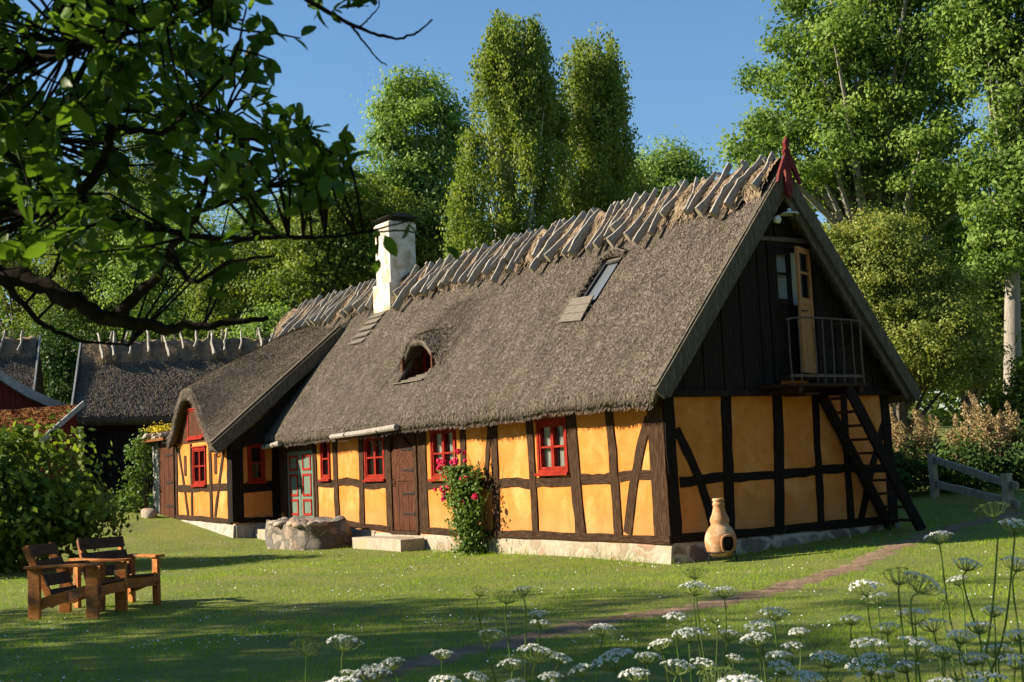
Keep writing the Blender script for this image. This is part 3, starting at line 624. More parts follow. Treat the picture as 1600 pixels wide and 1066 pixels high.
# main gable: bargeboards, boarding, finial -------------------------------------------------
def gbar(s):
    yb=-.40 if s<0 else GW+.38; mb=MB(); zt=6.37; zb=2.73 if s<0 else 2.66; k=.17
    mb.beam((.38,yb+.02*-s,zb-k),(.38,YR,zt-k),.215,.05,(1,0,0),8,.004); mb.beam((.31,yb,zb-.035),(.31,YR,zt-.02),.07,.12,(1,0,0),8,.004)
    mb.beam((.315,yb+.2*-s,zb-.16),(.315,YR,zt-.40),.16,.05,(1,0,0),6,.004)
    return mb.build('bargeboard','weathered_board',house)
gbar(-1); gbar(1)
mb=MB(); nb=26
for i in range(nb):
    y0=-.25+i*(GW+.5)/nb; y1=y0+(GW+.5)/nb-.008; ym=(y0+y1)/2; zt=2.55+(2.75-abs(ym-YR))*1.24; o=.035+.018*(i%2)+RN.uniform(0,.006)
    if 2.36<ym<3.30: 
        mb.box(.0,o,y0,y1,5.14,max(5.16,zt)); continue
    if zt>2.62: mb.box(.0,o,y0,y1,2.60,zt)
mb.build('gable_board','tarred_board',house)
mb=MB(); mb.beam((.06,-.25,2.6),(.06,GW+.25,2.6),.1,.08,(1,0,0),6,.004); mb.build('gable_beam','tarred_board',house)
mb=MB(); mb.beam((.09,1.95,5.17),(.09,3.5,5.19),.07,.06,(1,0,0),4,.004); mb.build('gable_beam','weathered_board',house)
mb=MB(); ol=[(-.10,5.62),(-.13,5.95),(-.10,6.25),(-.15,6.42),(-.09,6.66),(-.13,6.76),(-.05,6.86),(-.09,6.97),(0,7.14),(.09,6.97),(.05,6.86),(.13,6.76),(.09,6.66),(.15,6.42),(.10,6.25),(.13,5.95),(.10,5.62),(0,5.54)]
fz_=lambda b:5.82+(b-5.54)*.64
mb.prism([(.42,YR+a*.6,fz_(b)) for a,b in ol],(.06,0,0))
for s in (-1,1): mb.prism([(.44,YR+s*a*.55,fz_(b)-.02) for a,b in ((.02,6.72),(.10,6.74),(.24,6.52),(.42,6.20),(.50,5.95),(.42,5.96),(.30,6.16),(.12,6.40),(.02,6.45))],(.05,0,0))
mb.build('finial','dark_red_paint',house)
# gable door: closed leaf with panes, open leaf swung out
dr=thing('door',None,None); dr.parent=house; dr['label']='pale wooden half of the gable double door standing open'
mb=MB(); mb.box(0,.07,2.36,2.46,2.9,5.14); mb.box(0,.07,3.27,3.36,2.9,5.14); mb.box(-.02,.066,2.46,3.27,5.05,5.14); mb.box(0,.1,2.36,3.36,2.82,2.9); mb.build('door_frame','tarred_board',dr)
def leaf(parent,mat,w,loc,rz):
    # leaf in local coordinates: hinge at y=0, extends to y=-w, faces +x
    mb=MB(); t=.045; z0,z1=2.92,5.04; zm=4.18
    mb.box(0,t,-.085,0,z0,z1); mb.box(0,t,-w,-w+.085,z0,z1); mb.box(.001,t-.001,-w+.085,-.085,z1-.1,z1); mb.box(.001,t-.001,-w+.085,-.085,zm-.1,zm); mb.box(.001,t-.001,-w+.085,-.085,z0,z0+.16)
    mb.box(.006,t-.006,-w+.085,-.085,4.59,4.63)
    for k in range(3): mb.box(.012,t-.014,-w+.085+k*(w-.17)/3+.004,-w+.085+(k+1)*(w-.17)/3-.004,z0+.16,zm-.1)
    out=[mb.build('door_leaf',mat,parent)]
    for (a,b) in ((zm,4.59),(4.63,z1-.1)):
        p=MB(); p.box(.018,.024,-w+.085,-.085,a,b); out.append(p.build('pane','window_glass',parent))
    h=MB(); h.tube([(t,-w+.05,3.95),(t+.05,-w+.05,3.95),(t+.06,-w+.17,3.95)],.012,6); out.append(h.build('handle','iron',parent))
    for o in out: o.location=loc; o.rotation_euler=(0,0,rz)
leaf(dr,'tarred_board',.42,(.02,2.89,0),0)
mb=MB(); mb.box(-.06,-.05,2.48,3.26,4.1,5.0); mb.build('curtain','curtain_cloth',dr)
mb=MB(); mb.box(-.3,-.28,2.46,3.27,2.9,5.05); mb.build('dark_lining','soot',dr)  # black sheet standing in for the shade of the room behind
leaf(dr,'warm_wood',.56,(.08,3.28,0),R(22))
# balcony and steep open stair
bal=thing('balcony',None,None); bal.parent=house
mb=MB()
for k in range(6): mb.box(.06+k*.122,.06+k*.122+.115,1.98-.04*(k%2),3.78,2.66,2.705)
mb.beam((.06,2.2,2.60),(.78,2.2,2.60),.09,.09,(0,0,1),3,.004); mb.beam((.06,3.6,2.60),(.78,3.6,2.60),.09,.09,(0,0,1),3,.004); mb.box(.3,.78,2.3,2.62,2.52,2.555); mb.build('platform','timber_flat',bal)
mb=MB(); mb.beam((.75,2.02,2.83),(.75,3.72,2.83),.045,.03,(1,0,0),3,.002); mb.build('lower_rail','rusty_iron',bal)
mb=MB(); mb.tube(spline([(.79,1.97,3.73),(.76,2.15,3.755),(.75,2.4,3.775),(.75,3.1,3.77),(.75,3.74,3.75)],5),.017,6); mb.tube(spline([(.75,3.74,3.75),(.4,3.76,3.76),(.06,3.76,3.78)],4),.015,6); mb.build('handrail','rusty_iron',bal)
for i,y in enumerate((2.05,2.27,2.62,2.82,3.03,3.26,3.50,3.70)):
    mb=MB(); z1=3.75 if i!=2 else 3.62; mb.tube([(.75,y+RN.uniform(-.02,.02),2.70),(.75,y+RN.uniform(-.01,.02),3.2),(.75,y,z1)],.013 if i<7 else .02,6); mb.build('baluster','rusty_iron',bal)
st=thing('staircase',None,None); st.parent=house
sy0,sz0,sy1,sz1=3.30,2.64,4.86,.2
for x in (.12,.76):
    mb=MB(); mb.beam((x,sy0,sz0),(x,sy1,sz1),.19,.06,(1,0,0),6,.006); mb.build('stringer','black_timber',st)
for k in range(10):
    u=(k+.7)/10.5; y=sy0+(sy1-sy0)*u; z=sz0+(sz1-sz0)*u; mb=MB(); mb.box(.155,.725,y-.10,y+.10,z-.02,z+.022); mb.build('tread','timber_flat',st)
# eyebrow dormer in the main slope
do=thing('dormer',None,None); do.parent=house
V,F,_=grid_mesh(eyebrow,-9.75,-7.5,lambda u:.40+.10*np.abs(u*2-1),1.75,60,46)
slab('dormer_thatch',[(V,F,(0,-.03,.17))],'thatch',do,5200,55,L=(.06,.13))
for q in (-9.30,-8.0):
    mb=MB(); mb.box(q,q+.06,.42,1.05,3.5,4.05); mb.build('reveal','brown_door_wood',do)
x0,x1,z0,z1=-9.24,-8.0,3.74,4.27; fwx=.06
mb=MB(); mb.box(-9.3,-7.94,1.0,1.06,3.4,4.42); mb.build('back_board','dark_red_paint',do)
mb=MB(); mb.box(x0,x0+fwx,.93,.99,z0,z1); mb.box(x1-fwx,x1,.93,.99,z0,z1); mb.box(x0+fwx,x1-fwx,.932,.99,z0,z0+.08); mb.box(x0+fwx,x1-fwx,.932,.99,z1-fwx,z1); mb.box(-8.65,-8.59,.934,.99,z0+.08,z1-fwx)
mb.beam((x0+.05,.955,z0+.35),(XD,.955,z1+.0),.05,.05,(0,-1,0)); mb.beam((x1-.05,.955,z0+.35),(XD,.955,z1+.0),.05,.05,(0,-1,0)); mb.build('window_frame','red_paint',do)
mb=MB(); mb.box(x0+.05,x1-.05,.965,.975,z0+.05,z1-.03); mb.build('pane','window_glass',do)
mb=MB()
for k in range(5):
    y=.17+k*.165; mb.box(-9.28,-7.97,y,y+.16,3.475+k*.055,3.50+k*.055)
mb.build('sill_boards','silver_board',do)
# roof light
skl=thing('skylight',None,None); skl.parent=house
n_=np.array([0,-KS,1]); n_/=np.linalg.norm(n_)
def rp(x,y,o): return np.array([x,y,float(roof_main(np.array(x),np.array(y)))])+n_*o
c=[(-3.66,1.04),(-3.02,1.04),(-3.02,1.78),(-3.66,1.78)]
mb=MB(); V=[rp(x,y,.03) for x,y in c]+[rp(x,y,-.2) for x,y in c]; mb.add(V,[(0,1,5,4),(1,2,6,5),(2,3,7,6),(3,0,4,7)]); mb.build('reveal','black_timber',skl)
mb=MB(); mb.prism([rp(-3.56,1.14,-.10),rp(-3.08,1.14,-.10),rp(-3.08,1.72,-.10),rp(-3.56,1.72,-.10)],tuple(n_*.02)); mb.build('pane','skylight_glass',skl)
mb=MB()
for (a,b,c2,d2) in ((-3.62,1.10,-3.03,1.10),(-3.62,1.74,-3.03,1.74),(-3.59,1.12,-3.59,1.72),(-3.05,1.12,-3.05,1.72)): mb.beam(rp(a,b,-.07),rp(c2,d2,-.07),.06,.08,tuple(n_))
mb.build('skylight_frame','chimney_cap_metal',skl)
mb=MB()
for k in range(3): p=[rp(-3.74,.76+k*.12,.02+k*.012),rp(-3.06,.76+k*.12,.02+k*.012),rp(-3.06,.87+k*.12,.035+k*.012),rp(-3.74,.87+k*.12,.035+k*.012)]; mb.prism(p,tuple(n_*.025))
mb.build('sill_boards','silver_board',skl)
rim=MB(); rim.tube([rp(-3.70,1.0,0),rp(-3.71,1.4,0),rp(-3.69,1.80,.03),rp(-3.34,1.86,.04),rp(-2.99,1.80,.02)],[.05]*5,7); rim.build('thatch_rim','thatch',skl)
V=np.array(rim.v); F=np.array([f for f in rim.f if len(f)==4]); tv,tf2=tufts(V,F,1100,np.random.default_rng(78),(.05,.11),.012,.035,horiz=.8); np_mesh('rim_straw',tv,tf2,'thatch',skl,np.random.default_rng(4).random(len(tf2)))
# ridge: lumpy straw capping held by pairs of crossed oak poles
def ridge_cap(name,x0,x1,yr,zr,k,parent,n=170,seed=5,wd=.75,axis='x',tn=16000):
    g=np.random.default_rng(seed); prof=[]; m_=17
    V=np.zeros((n,m_,3))
    for i in range(n):
        X=x0+(x1-x0)*i/(n-1); lump=.035*math.sin(X*15.5+1.2*math.sin(X*3.1))+.03*math.sin(X*6.3)
        for j in range(m_):
            s=(j/(m_-1)*2-1); a=abs(s); y=s*wd*.62; h=.17+lump*(1-a)
            base=zr-abs(y)*k; thick=(h*(1-a**4)+.02)*(1.0)
            e=.04*math.sin(X*8.7+2*s)*(a>.8)
            V[i,j]=(X,yr+y+(e if s>0 else -e),base+thick-.06*np.exp(-(y/.12)**2))
    ii=np.arange(n*m_).reshape(n,m_); F=np.stack([ii[:-1,:-1],ii[1:,:-1],ii[1:,1:],ii[:-1,1:]],-1).reshape(-1,4); Vf=V.reshape(-1,3)
    F=np.concatenate([F])
    tv,tq=tufts(Vf,F,tn,g,(.10,.26),.014,.06,horiz=.45)
    if axis=='y':
        sw=lambda Q: np.stack([Q[:,1],Q[:,0],Q[:,2]],1); Vf=sw(Vf); tv=sw(tv); F=F[:,::-1]
    return np_mesh(name,np.concatenate([Vf,tv]),np.concatenate([F,tq+len(Vf)]),'ridge_straw',parent,np.concatenate([np.full(len(F),.45),np.clip(g.normal(.5,.25,len(tq)),0,1)]))
cap=ridge_cap('ridge_straw',-20.25,.28,YR,6.40,KS,roof,230,5)
POLE=[]
def pole_mesh(seed):
    g=np.random.default_rng(seed); mb=MB(); P=[];rr=[]; n=9; Lp=1.0; a,b=g.uniform(-1,1,2)
    for i in range(n+1):
        u=i/n; P.append(((.026*math.sin(u*4+a*3)+.014*math.sin(u*9+a*9))*b+g.normal(0,.008),.03*math.sin(u*5+b*2),-u*Lp)); rr.append((.052+.036*u)*(1+g.normal(0,.12)))
    V0=len(mb.v); mb.tube(P,rr,7,True,flat=.5)
    me_o=mb.build('ridge_pole','grey_pole',None,False); me=me_o.data
    me.materials.append(MT['pole_end'])
    for p in me.polygons:
        if len(p.vertices)>4: p.material_index=1
    bpy.data.objects.remove(me_o); return me
PM=[pole_mesh(s) for s in range(9)]
def ridge_poles(parent,xs_,yr,zr,k,axis='x',L=(1.05,1.35),up=.22,thick=.145,back=True,seed=3,sc=1.0,skip=None):
    g=np.random.default_rng(seed)
    for q_,x in enumerate(xs_):
        for s in ((1,-1) if back and q_%3 else ((1,) if axis=='y' else (-1,))):
            Lg=g.uniform(*L)*g.choice([.8,1,1,1.12]); d=np.array([0,s*1.0,-k]); d/=np.linalg.norm(d); nn=np.array([0,s*k,1.0]); nn/=np.linalg.norm(nn)
            top=np.array([x+g.normal(0,.03)+(.08 if s>0 else 0),yr,zr])+nn*(thick+.03)-d*(up*g.uniform(.7,1.25))
            top[1]+= -s*.02
            X=np.array([1,0,0]) ; lean=g.normal(0,.15); ax=-d+X*lean; ax/=np.linalg.norm(ax)
            yv=np.cross(ax,X); yv/=np.linalg.norm(yv); xv=np.cross(yv,ax)
            fat=g.uniform(.8,1.35)*sc
            M=Matrix(((xv[0]*fat,yv[0]*fat,ax[0]*Lg,top[0]),(xv[1]*fat,yv[1]*fat,ax[1]*Lg,top[1]),(xv[2]*fat,yv[2]*fat,ax[2]*Lg,top[2]),(0,0,0,1)))
            if axis=='y': M=Matrix(((0,1,0,0),(1,0,0,0),(0,0,1,0),(0,0,0,1)))@M
            o=link('ridge_pole',PM[int(g.integers(9))],parent); o.matrix_local=M
px=[]; x=.12; g_=np.random.default_rng(8)
while x>-20.2:
    if not (-13.75<x<-12.45): px.append(x)
    x-=.335*g_.uniform(.6,1.4)
ridge_poles(roof,px[:58],YR,6.36,KS)
# chimney
ch=thing('chimney',None,None); ch.parent=house
mb=MB(); mb.box(-13.50,-12.72,2.05,2.80,5.6,7.86); mb.build('stack','limewash',ch,False,.03)
mb=MB(); mb.box(-13.57,-12.66,1.98,2.87,5.6,6.30); mb.build('plinth','limewash',ch,False,.02); mb=MB(); mb.box(-13.52,-12.70,2.03,2.82,7.62,7.82); mb.build('collar','limewash',ch,False,.02)
mb=MB(); mb.box(-13.35,-12.86,2.2,2.65,7.86,7.98); mb.prism([(-13.58,1.96,7.97),(-13.58,2.42,8.07),(-13.58,2.89,7.97)],(.94,0,0)); mb.build('chimney_cap','chimney_cap_metal',ch)
mb=MB()
for k in range(5): yq=1.30+k*.14; zq=float(roof_main(np.array(-13.2),np.array(yq))); mb.prism([(-13.66+.02*k,yq-.02,zq+.03),(-12.85,yq-.02,zq+.03),(-12.85,yq+.15,zq+.15),(-13.66+.02*k,yq+.15,zq+.15)],(0,-.02,.025))
mb.build('apron_boards','silver_board',ch)
# hollow-log gutters under the eave
for (xa,xb) in ((-10.95,-7.85),(-14.9,-13.85)):
    mb=MB(); mb.tube([(xa,-.52,2.44 if xa>-12 else 2.36),((xa+xb)/2,-.53,2.46 if xa>-12 else 2.38),(xb,-.52,2.50 if xa>-12 else 2.42)],[.055,.06,.065],9); mb.build('wooden_gutter','grey_pole',house)
    for q in (.25,.75):
        h=MB(); x=xa+(xb-xa)*q; z=2.45 if xa>-12 else 2.38; h.tube([(x,-.53,z-.07),(x,-.60,z),(x,-.53,z+.08),(x,-.2,z+.2)],.012,5); h.build('gutter_hook','iron',house)
# ================================================================== things against the house
def lantern(name,label,x,y,z,nrm,style=0):
    t=thing(name,label,'lamp',(x,y,z)); n=np.array(nrm,float)
    if style==0:
        mb=MB(); mb.tube([(0,0,.0),n*.06+np.array([0,0,.08]),n*.16+np.array([0,0,.10]),n*.2+np.array([0,0,.04])],.011,6); mb.build('bracket','iron',t)
        c=n*.2; mb=MB(); mb.lathe([(.012,.06),(.02,.03),(.11,-.04),(.115,-.055),(.07,-.06)],6,c); mb.lathe([(.05,-.25),(.06,-.24),(.02,-.27)],6,c); 
        for k in range(6):
            a=k*math.pi/3; mb.tube([c+np.array([.085*math.cos(a),.085*math.sin(a),-.06]),c+np.array([.05*math.cos(a),.05*math.sin(a),-.24])],.006,4)
        mb.build('lantern_frame','iron',t); mb=MB(); mb.lathe([(.078,-.062),(.047,-.238)],6,c); mb.build('pane','window_glass',t)
    else:
        mb=MB(); mb.tube([(0,0,0),n*.1,n*.22+np.array([0,0,.06]),n*.25],.016,7); mb.build('bracket','iron',t)
        c=n*.25; mb=MB(); mb.lathe([(.03,.05),(.04,0),(.15,-.03),(.165,-.05),(.15,-.045),(.04,-.02)],20,c); mb.build('shade','white_enamel',t,True)
        mb=MB(); mb.lathe([(.06,-.04),(.065,-.15),(.045,-.19),(.001,-.2)],14,c); mb.build('glass_jar','window_glass',t,True)
    return t
lantern('wall_lantern','small black lantern hanging at the corner of the projecting bay',-15.55,YE-.03,2.42,(0,-1,0))
lantern('wall_lantern','black lantern under the eave beside the brown plank door',-9.25,-.03,2.42,(0,-1,0))
lantern('gable_lamp','white enamel lamp high on the dark gable below the red finial',.06,YR+.12,5.62,(1,0,0),1)
t=thing('spotlight','small round spotlight on the gable left of the white lamp','lamp',(.07,YR-.1,5.5))
mb=MB(); mb.tube([(0,0,0),(.1,0,0)],.02,6); mb.build('bracket','iron',t); mb=MB(); mb.tube([(.09,0,0),(.13,0,-.01),(.2,0,-.02)],[.03,.06,.07],12); mb.build('lamp_head','white_enamel',t,True)
# stone steps
def step(label,x0,x1,y0,y1,z0,z1,seed):
    mb=MB(); g=np.random.default_rng(seed)
    mb.beam((x0,(y0+y1)/2,(z0+z1)/2),(x1,(y0+y1)/2,(z0+z1)/2+g.uniform(-.01,.01)),z1-z0,abs(y1-y0),(0,-1,0),8,.012); o=mb.build('stone_step','pale_stone',None,False,.015); tag(o,label,'step'); return o
step('long pale stone doorstep in front of the brown plank door',-9.85,-7.65,-.62,-.06,-.05,.24,1)
step('rough stone slab between the bay and the rubble porch',-15.0,-13.4,-.75,-.25,.1,.36,2)
# rubble porch block before the green door
t=thing('rubble_porch','round fieldstone porch block in front of the green double door','stone porch',(-11.6,-.85,0))
core=MB(); g=np.random.default_rng(40); nx_,ny_,nz_=26,14,8
def pv(a,b,c):     # rounded, lumpy rubble block
    q=np.array([a*1.24,b*.62,c]); 
    if q[2]>.3: q[:2]*=1-.05*(q[2]-.3)/.3
    k=.085; x_,y_,z_=q; d=k*np.array([vnoise(y_*4+z_*3,z_*4,51),vnoise(x_*4+z_*3,z_*4+x_,52),1.0*vnoise(x_*4,y_*4,53)*(c>.4)])
    m=max(0,abs(a)+abs(b)-1.55); q[:2]*=1-.28*m; return tuple(q+d)
gr=lambda n: np.linspace(-1,1,n+1)
zz_=np.linspace(-.1,.60,nz_+1)
def patch(fn,na,nb):
    V=[fn(i/na,j/nb) for i in range(na+1) for j in range(nb+1)]; core.add(V,[(i*(nb+1)+j,(i+1)*(nb+1)+j,(i+1)*(nb+1)+j+1,i*(nb+1)+j+1) for i in range(na) for j in range(nb)])
patch(lambda u,v: pv(-1+2*u,-1,-.1+.70*v),nx_,nz_); patch(lambda u,v: pv(1,-1+2*u,-.1+.70*v),ny_,nz_); patch(lambda u,v: pv(-1,1-2*u,-.1+.70*v),ny_,nz_); patch(lambda u,v: pv(-1+2*u,-1+2*v,.60),nx_,ny_)
core.build('rubble_block','porch_rubble',t,True)
for k in range(6):
    a=g.uniform(-1.0,1.0); e=k%3; x=(a,-.56) if e<2 else (1.12,g.uniform(-.5,.5)); sb=MB(); sb.blob((x[0],x[1],g.uniform(.50,.60)),(g.uniform(.16,.24),g.uniform(.13,.18),g.uniform(.05,.07)),k+400,.15,8,11); sb.build('cap_stone','stone',t,True)
for (x,y,r,lab) in ((-20.2,-1.75,.2,'round field stone on the grass below the lean-to door'),):
    mb=MB(); z=float(gz(x,y)); mb.blob((x,y,z+.07),(.26,.18,.16),9,.18,9,12); tag(mb.build('field_stone','stone',None,True),lab,'stone')
# clay chiminea on its iron stand
cx,cy=.62,.46; cz=float(gz(cx,cy)); t=thing('chiminea','terracotta chiminea stove on an iron stand by the house corner','outdoor stove',(cx,cy,cz),R(0))
prof=[(.02,.085),(.13,.085),(.175,.115),(.212,.165),(.237,.24),(.243,.31),(.236,.38),(.216,.445),(.185,.50),(.150,.54),(.134,.56),(.137,.585),(.147,.62),(.140,.66),(.118,.705),(.101,.755),(.092,.80),(.086,.85),(.096,.862),(.096,.88),(.086,.89),(.083,.915),(.092,.925),(.092,.95),(.083,.96),(.065,.955),(.06,.83)]
nn_=56; MA=R(-13)    # the mouth faces the camera's right
V=[];F=[]
for (r,z) in prof:
    for k in range(nn_): V.append((r*math.cos(2*math.pi*k/nn_),r*math.sin(2*math.pi*k/nn_),z))
def inmouth(c):
    a=(math.atan2(c[1],c[0])-MA+math.pi)%(2*math.pi)-math.pi; u=a*.235/.098; v=(c[2]-.285)/.115
    return abs(u)**3+abs(v)**3<1
# denser profile near the mouth
pr2=[]
for i in range(len(prof)-1):
    k=4 if 1 and .11<prof[i][1]<.51 else 1
    for j in range(k): u=j/k; pr2.append((prof[i][0]*(1-u)+prof[i+1][0]*u,prof[i][1]*(1-u)+prof[i+1][1]*u))
pr2.append(prof[-1]); mb=MB(); nn_=120; V=[];F=[]
for (r,z) in pr2:
    for k in range(nn_): V.append((r*math.cos(2*math.pi*k/nn_),r*math.sin(2*math.pi*k/nn_),z))
for i in range(len(pr2)-1):
    for k in range(nn_):
        f=(i*nn_+k,i*nn_+(k+1)%nn_,i*nn_+nn_+(k+1)%nn_,i*nn_+nn_+k); c=np.mean([V[j] for j in f],0)
        if i<75 and c[2]<.50 and inmouth(c): continue
        F.append(f)
mb.add(V,F); body=mb.build('clay_body','terracotta',t,True)
mb=MB(); P=[]
for i in range(41):
    q=2*math.pi*i/40; cu=math.copysign(abs(math.cos(q))**.66,math.cos(q)); sv=math.copysign(abs(math.sin(q))**.66,math.sin(q))
    z=.285+.122*sv; r=np.interp(z,[p[1] for p in prof[1:10]],[p[0] for p in prof[1:10]])+.008; a=MA+cu*.105/.235; P.append((r*math.cos(a),r*math.sin(a),z))
mb.tube(P,.019,8,False); mb.build('mouth_rim','terracotta',t,True)
mb=MB(); mb.lathe([(r-.03,z+.01*(i==0)) for i,(r,z) in enumerate(prof[1:12])],32); mb.build('sooty_inside','soot',t,True)
mb=MB(); mb.tube([(.21*math.cos(a),.21*math.sin(a),.155) for a in np.linspace(0,2*math.pi,28)],.011,6,False); mb.build('stand_ring','iron',t)
for k in range(3):
    a=MA+R(38)+k*2*math.pi/3; mb=MB(); mb.tube([(.215*math.cos(a),.215*math.sin(a),.17),(.24*math.cos(a),.24*math.sin(a),.06),(.26*math.cos(a),.26*math.sin(a),-.02)],.010,6); mb.build('leg','iron',t)
# wooden armchairs ------------------------------------------------------------------
def chair(label,x,y,rz,group):
    t=thing('garden_armchair',label,'chair',(x,y,float(gz(x,y))),rz,group)      # faces local +x
    W=.37; D=.40
    for s in (-1,1):
        for f,(px_,h,w_) in enumerate(((D,.60,.15),(-D,.60,.15))):
            mb=MB(); mb.beam((px_*.92,s*W,-.03),(px_*.92,s*W,h),w_,.05,(0,1,0),3,.003); mb.build('leg','chair_wood',t,False,.006)
        mb=MB(); mb.beam((-D-.07,s*(W+.005),.615),(D+.08,s*(W+.005),.625),.13,.032,(0,0,1),4,.003); mb.build('armrest','chair_wood',t,False,.006)
        mb=MB(); mb.beam((-D*.9,s*(W-.052),.17),(D+.05,s*(W-.052),.36),.13,.035,(0,1,0),3,.003); mb.build('side_rail','chair_wood',t,False,.005)
        mb=MB(); mb.beam((-D*.42,s*(W-.10),.14),(-D-.14,s*(W-.10),.86),.09,.04,(0,1,0),3,.003); mb.build('back_stile','chair_wood',t,False,.005)
    for k in range(5):
        u=(k+.5)/5; mb=MB(); xx=-D*.42+(D*1.42+.04)*u; zz=.235+.155*u
        mb.beam((xx,-W+.07,zz+.015),(xx,W-.07,zz+.015),.115,.026,(-.2,0,1),4,.003); mb.build('seat_slat','dark_slat',t,False,.005)
    mb=MB(); mb.beam((D+.03,-W+.04,.31),(D+.03,W-.04,.31),.12,.03,(1,0,0),3,.003); mb.build('front_rail','chair_wood',t,False,.005)
    for k in range(4):
        u=(k+.55)/4; mb=MB(); xx=-D*.42-(.58*D+.14)*u+.045; zz=.18+.70*u
        mb.beam((xx,-W+.06,zz),(xx,W-.06,zz),.145,.028,(.8,0,.35),4,.004); mb.build('back_slat','dark_slat',t,False,.006)
    return t
chair('wooden garden armchair seen from the side, nearer the bottom left corner',-.62,-8.78,R(48),'wooden armchairs on the lawn')
chair('wooden garden armchair facing the house corner, its slatted back towards the shrub',-1.38,-8.10,R(8),'wooden armchairs on the lawn')
# climbing rose ------------------------------------------------------------------------
rx,ry=-5.35,-.28; t=thing('climbing_rose','climbing rose bush with crimson flowers against the yellow wall','rose bush',(rx,ry,0))
g=np.random.default_rng(61); mb=MB(); tips=[]
for k in range(15):
    dx=g.uniform(-.95,.55); zt=g.uniform(1.0,2.0); P=[(g.uniform(-.12,.12),g.uniform(-.05,.1),-.05),(dx*.25+g.uniform(-.1,.1),g.uniform(-.1,.1),zt*.4),(dx*.65,g.uniform(-.12,.12),zt*.78),(dx,g.uniform(-.15,.1),zt)]
    P=spline(P,5); mb.tube(P,np.linspace(.013,.004,len(P)),5); tips.append(P[-1])
mb.build('stem','stem_green',t,True)
n=7600; z=g.random(n)**.9*1.62+.02; u=z/1.62; half=.18+.29*np.sin(np.clip(u*1.2,0,1)*math.pi*.62); half=np.where(u<.12,.30,half)
cxx=-.05-.28*u; x=cxx+half*g.normal(0,.46,n)*1.0; y=g.normal(-.05,.13,n); 
lump=np.sin(x*9+z*4)+np.sin(z*11-x*5); kp=(lump>-1.15)&(y<.24); C=np.stack([x,y,z],1)[kp]
nr=np.stack([g.normal(0,.6,n),-.6+g.normal(0,.6,n),.4+g.normal(0,.5,n)],1)[kp]; nr/=np.linalg.norm(nr,axis=1,keepdims=True)
V,F=leaf_quads(C,nr,g.uniform(.05,.10,len(C)),.6,g); np_mesh('foliage','' or V,F,'leaf_rose',t,np.clip(g.normal(.5,.22,len(F)),0,1))
for k in range(46):
    x=g.uniform(-.98,.10) if k<38 else g.uniform(-.7,.5); zt=(1.30+.75*(g.random())-.35*max(0,-.45-x)) if k<28 else g.uniform(.8,1.3)
    if k<12: x=g.uniform(-.98,-.55); zt=g.uniform(1.2,1.75)
    y=g.uniform(-.28,-.02); rr=g.uniform(.045,.075); V=[];F=[]; q=MB()
    for j in range(16):
        d=g.normal(size=3); d/=np.linalg.norm(d); d[1]-=.2; a=np.cross(d,g.normal(size=3)); a/=np.linalg.norm(a); b=np.cross(d,a); c=np.array([x,y,zt])+d*rr*.55
        q.add([c-a*rr*.6,c+b*rr*.55+d*rr*.25,c+a*rr*.6,c-b*rr*.55+d*rr*.2],[(0,1,2,3)])
    q.build('rose_flower','rose_petal',t)
# lean-to at the bay's far end ----------------------------------------------------------
t=thing('lean_to','low lean-to shed with a reddish plank door and a mossy stone roof','shed',(-20.5,YE,.6))
mb=MB(); mb.box(-1.0,.98,0,.12,-.3,2.15); mb.box(-1.0,-.88,.12,2.4,-.3,2.1); mb.build('wall','grey_board',t)
mb=MB()
for i in range(6): mb.box(-.18+i*.185,-.18+i*.185+.178,-.05-.006*(i%2),-.005,.0,2.08)
do_=mb.build('plank_door','brown_door_wood',t)
for z in (.35,1.0,1.75):
    mb=MB(); mb.beam((.9,-.065,z),(.35,-.065,z),.05,.014,(0,-1,0),3,.003); mb.build('hinge','iron',do_)
mb=MB(); mb.box(.935,1.0,-.06,-.002,-.1,2.15); mb.box(-.26,-.19,-.06,-.002,-.1,2.15); mb.build('door_post','timber',t)
mb=MB(); mb.prism([(-1.1,-.35,2.16),(1.02,-.35,2.16),(1.02,2.4,2.75),(-1.1,2.4,2.75)],(0,0,.08)); rf=mb.build('roof','moss_tile',t)
sb=MB(); g=np.random.default_rng(8)
for k in range(34): sb.blob((-1.1+2.05*g.random(),-.38+g.random()*.6,2.25+.12*g.random()),(g.uniform(.05,.13),g.uniform(.06,.13),g.uniform(.04,.08)),k,.22,6,8)
sb.build('roof_stones','stone',rf,False)
n=900; C=np.stack([.45+g.normal(0,.22,n),-.2+g.normal(0,.16,n),2.42+np.abs(g.normal(0,.08,n))],1); nr=g.normal(size=(n,3))+np.array([0,-.3,1]); nr/=np.linalg.norm(nr,axis=1,keepdims=True)
V,F=leaf_quads(C,nr,g.uniform(.03,.06,n),.8,g); o=np_mesh('stonecrop',V+np.array([-20.5,YE,.6]),F,'petal_yellow',None,None); tag(o,'yellow flowering stonecrop cushion on the lean-to roof','plant')
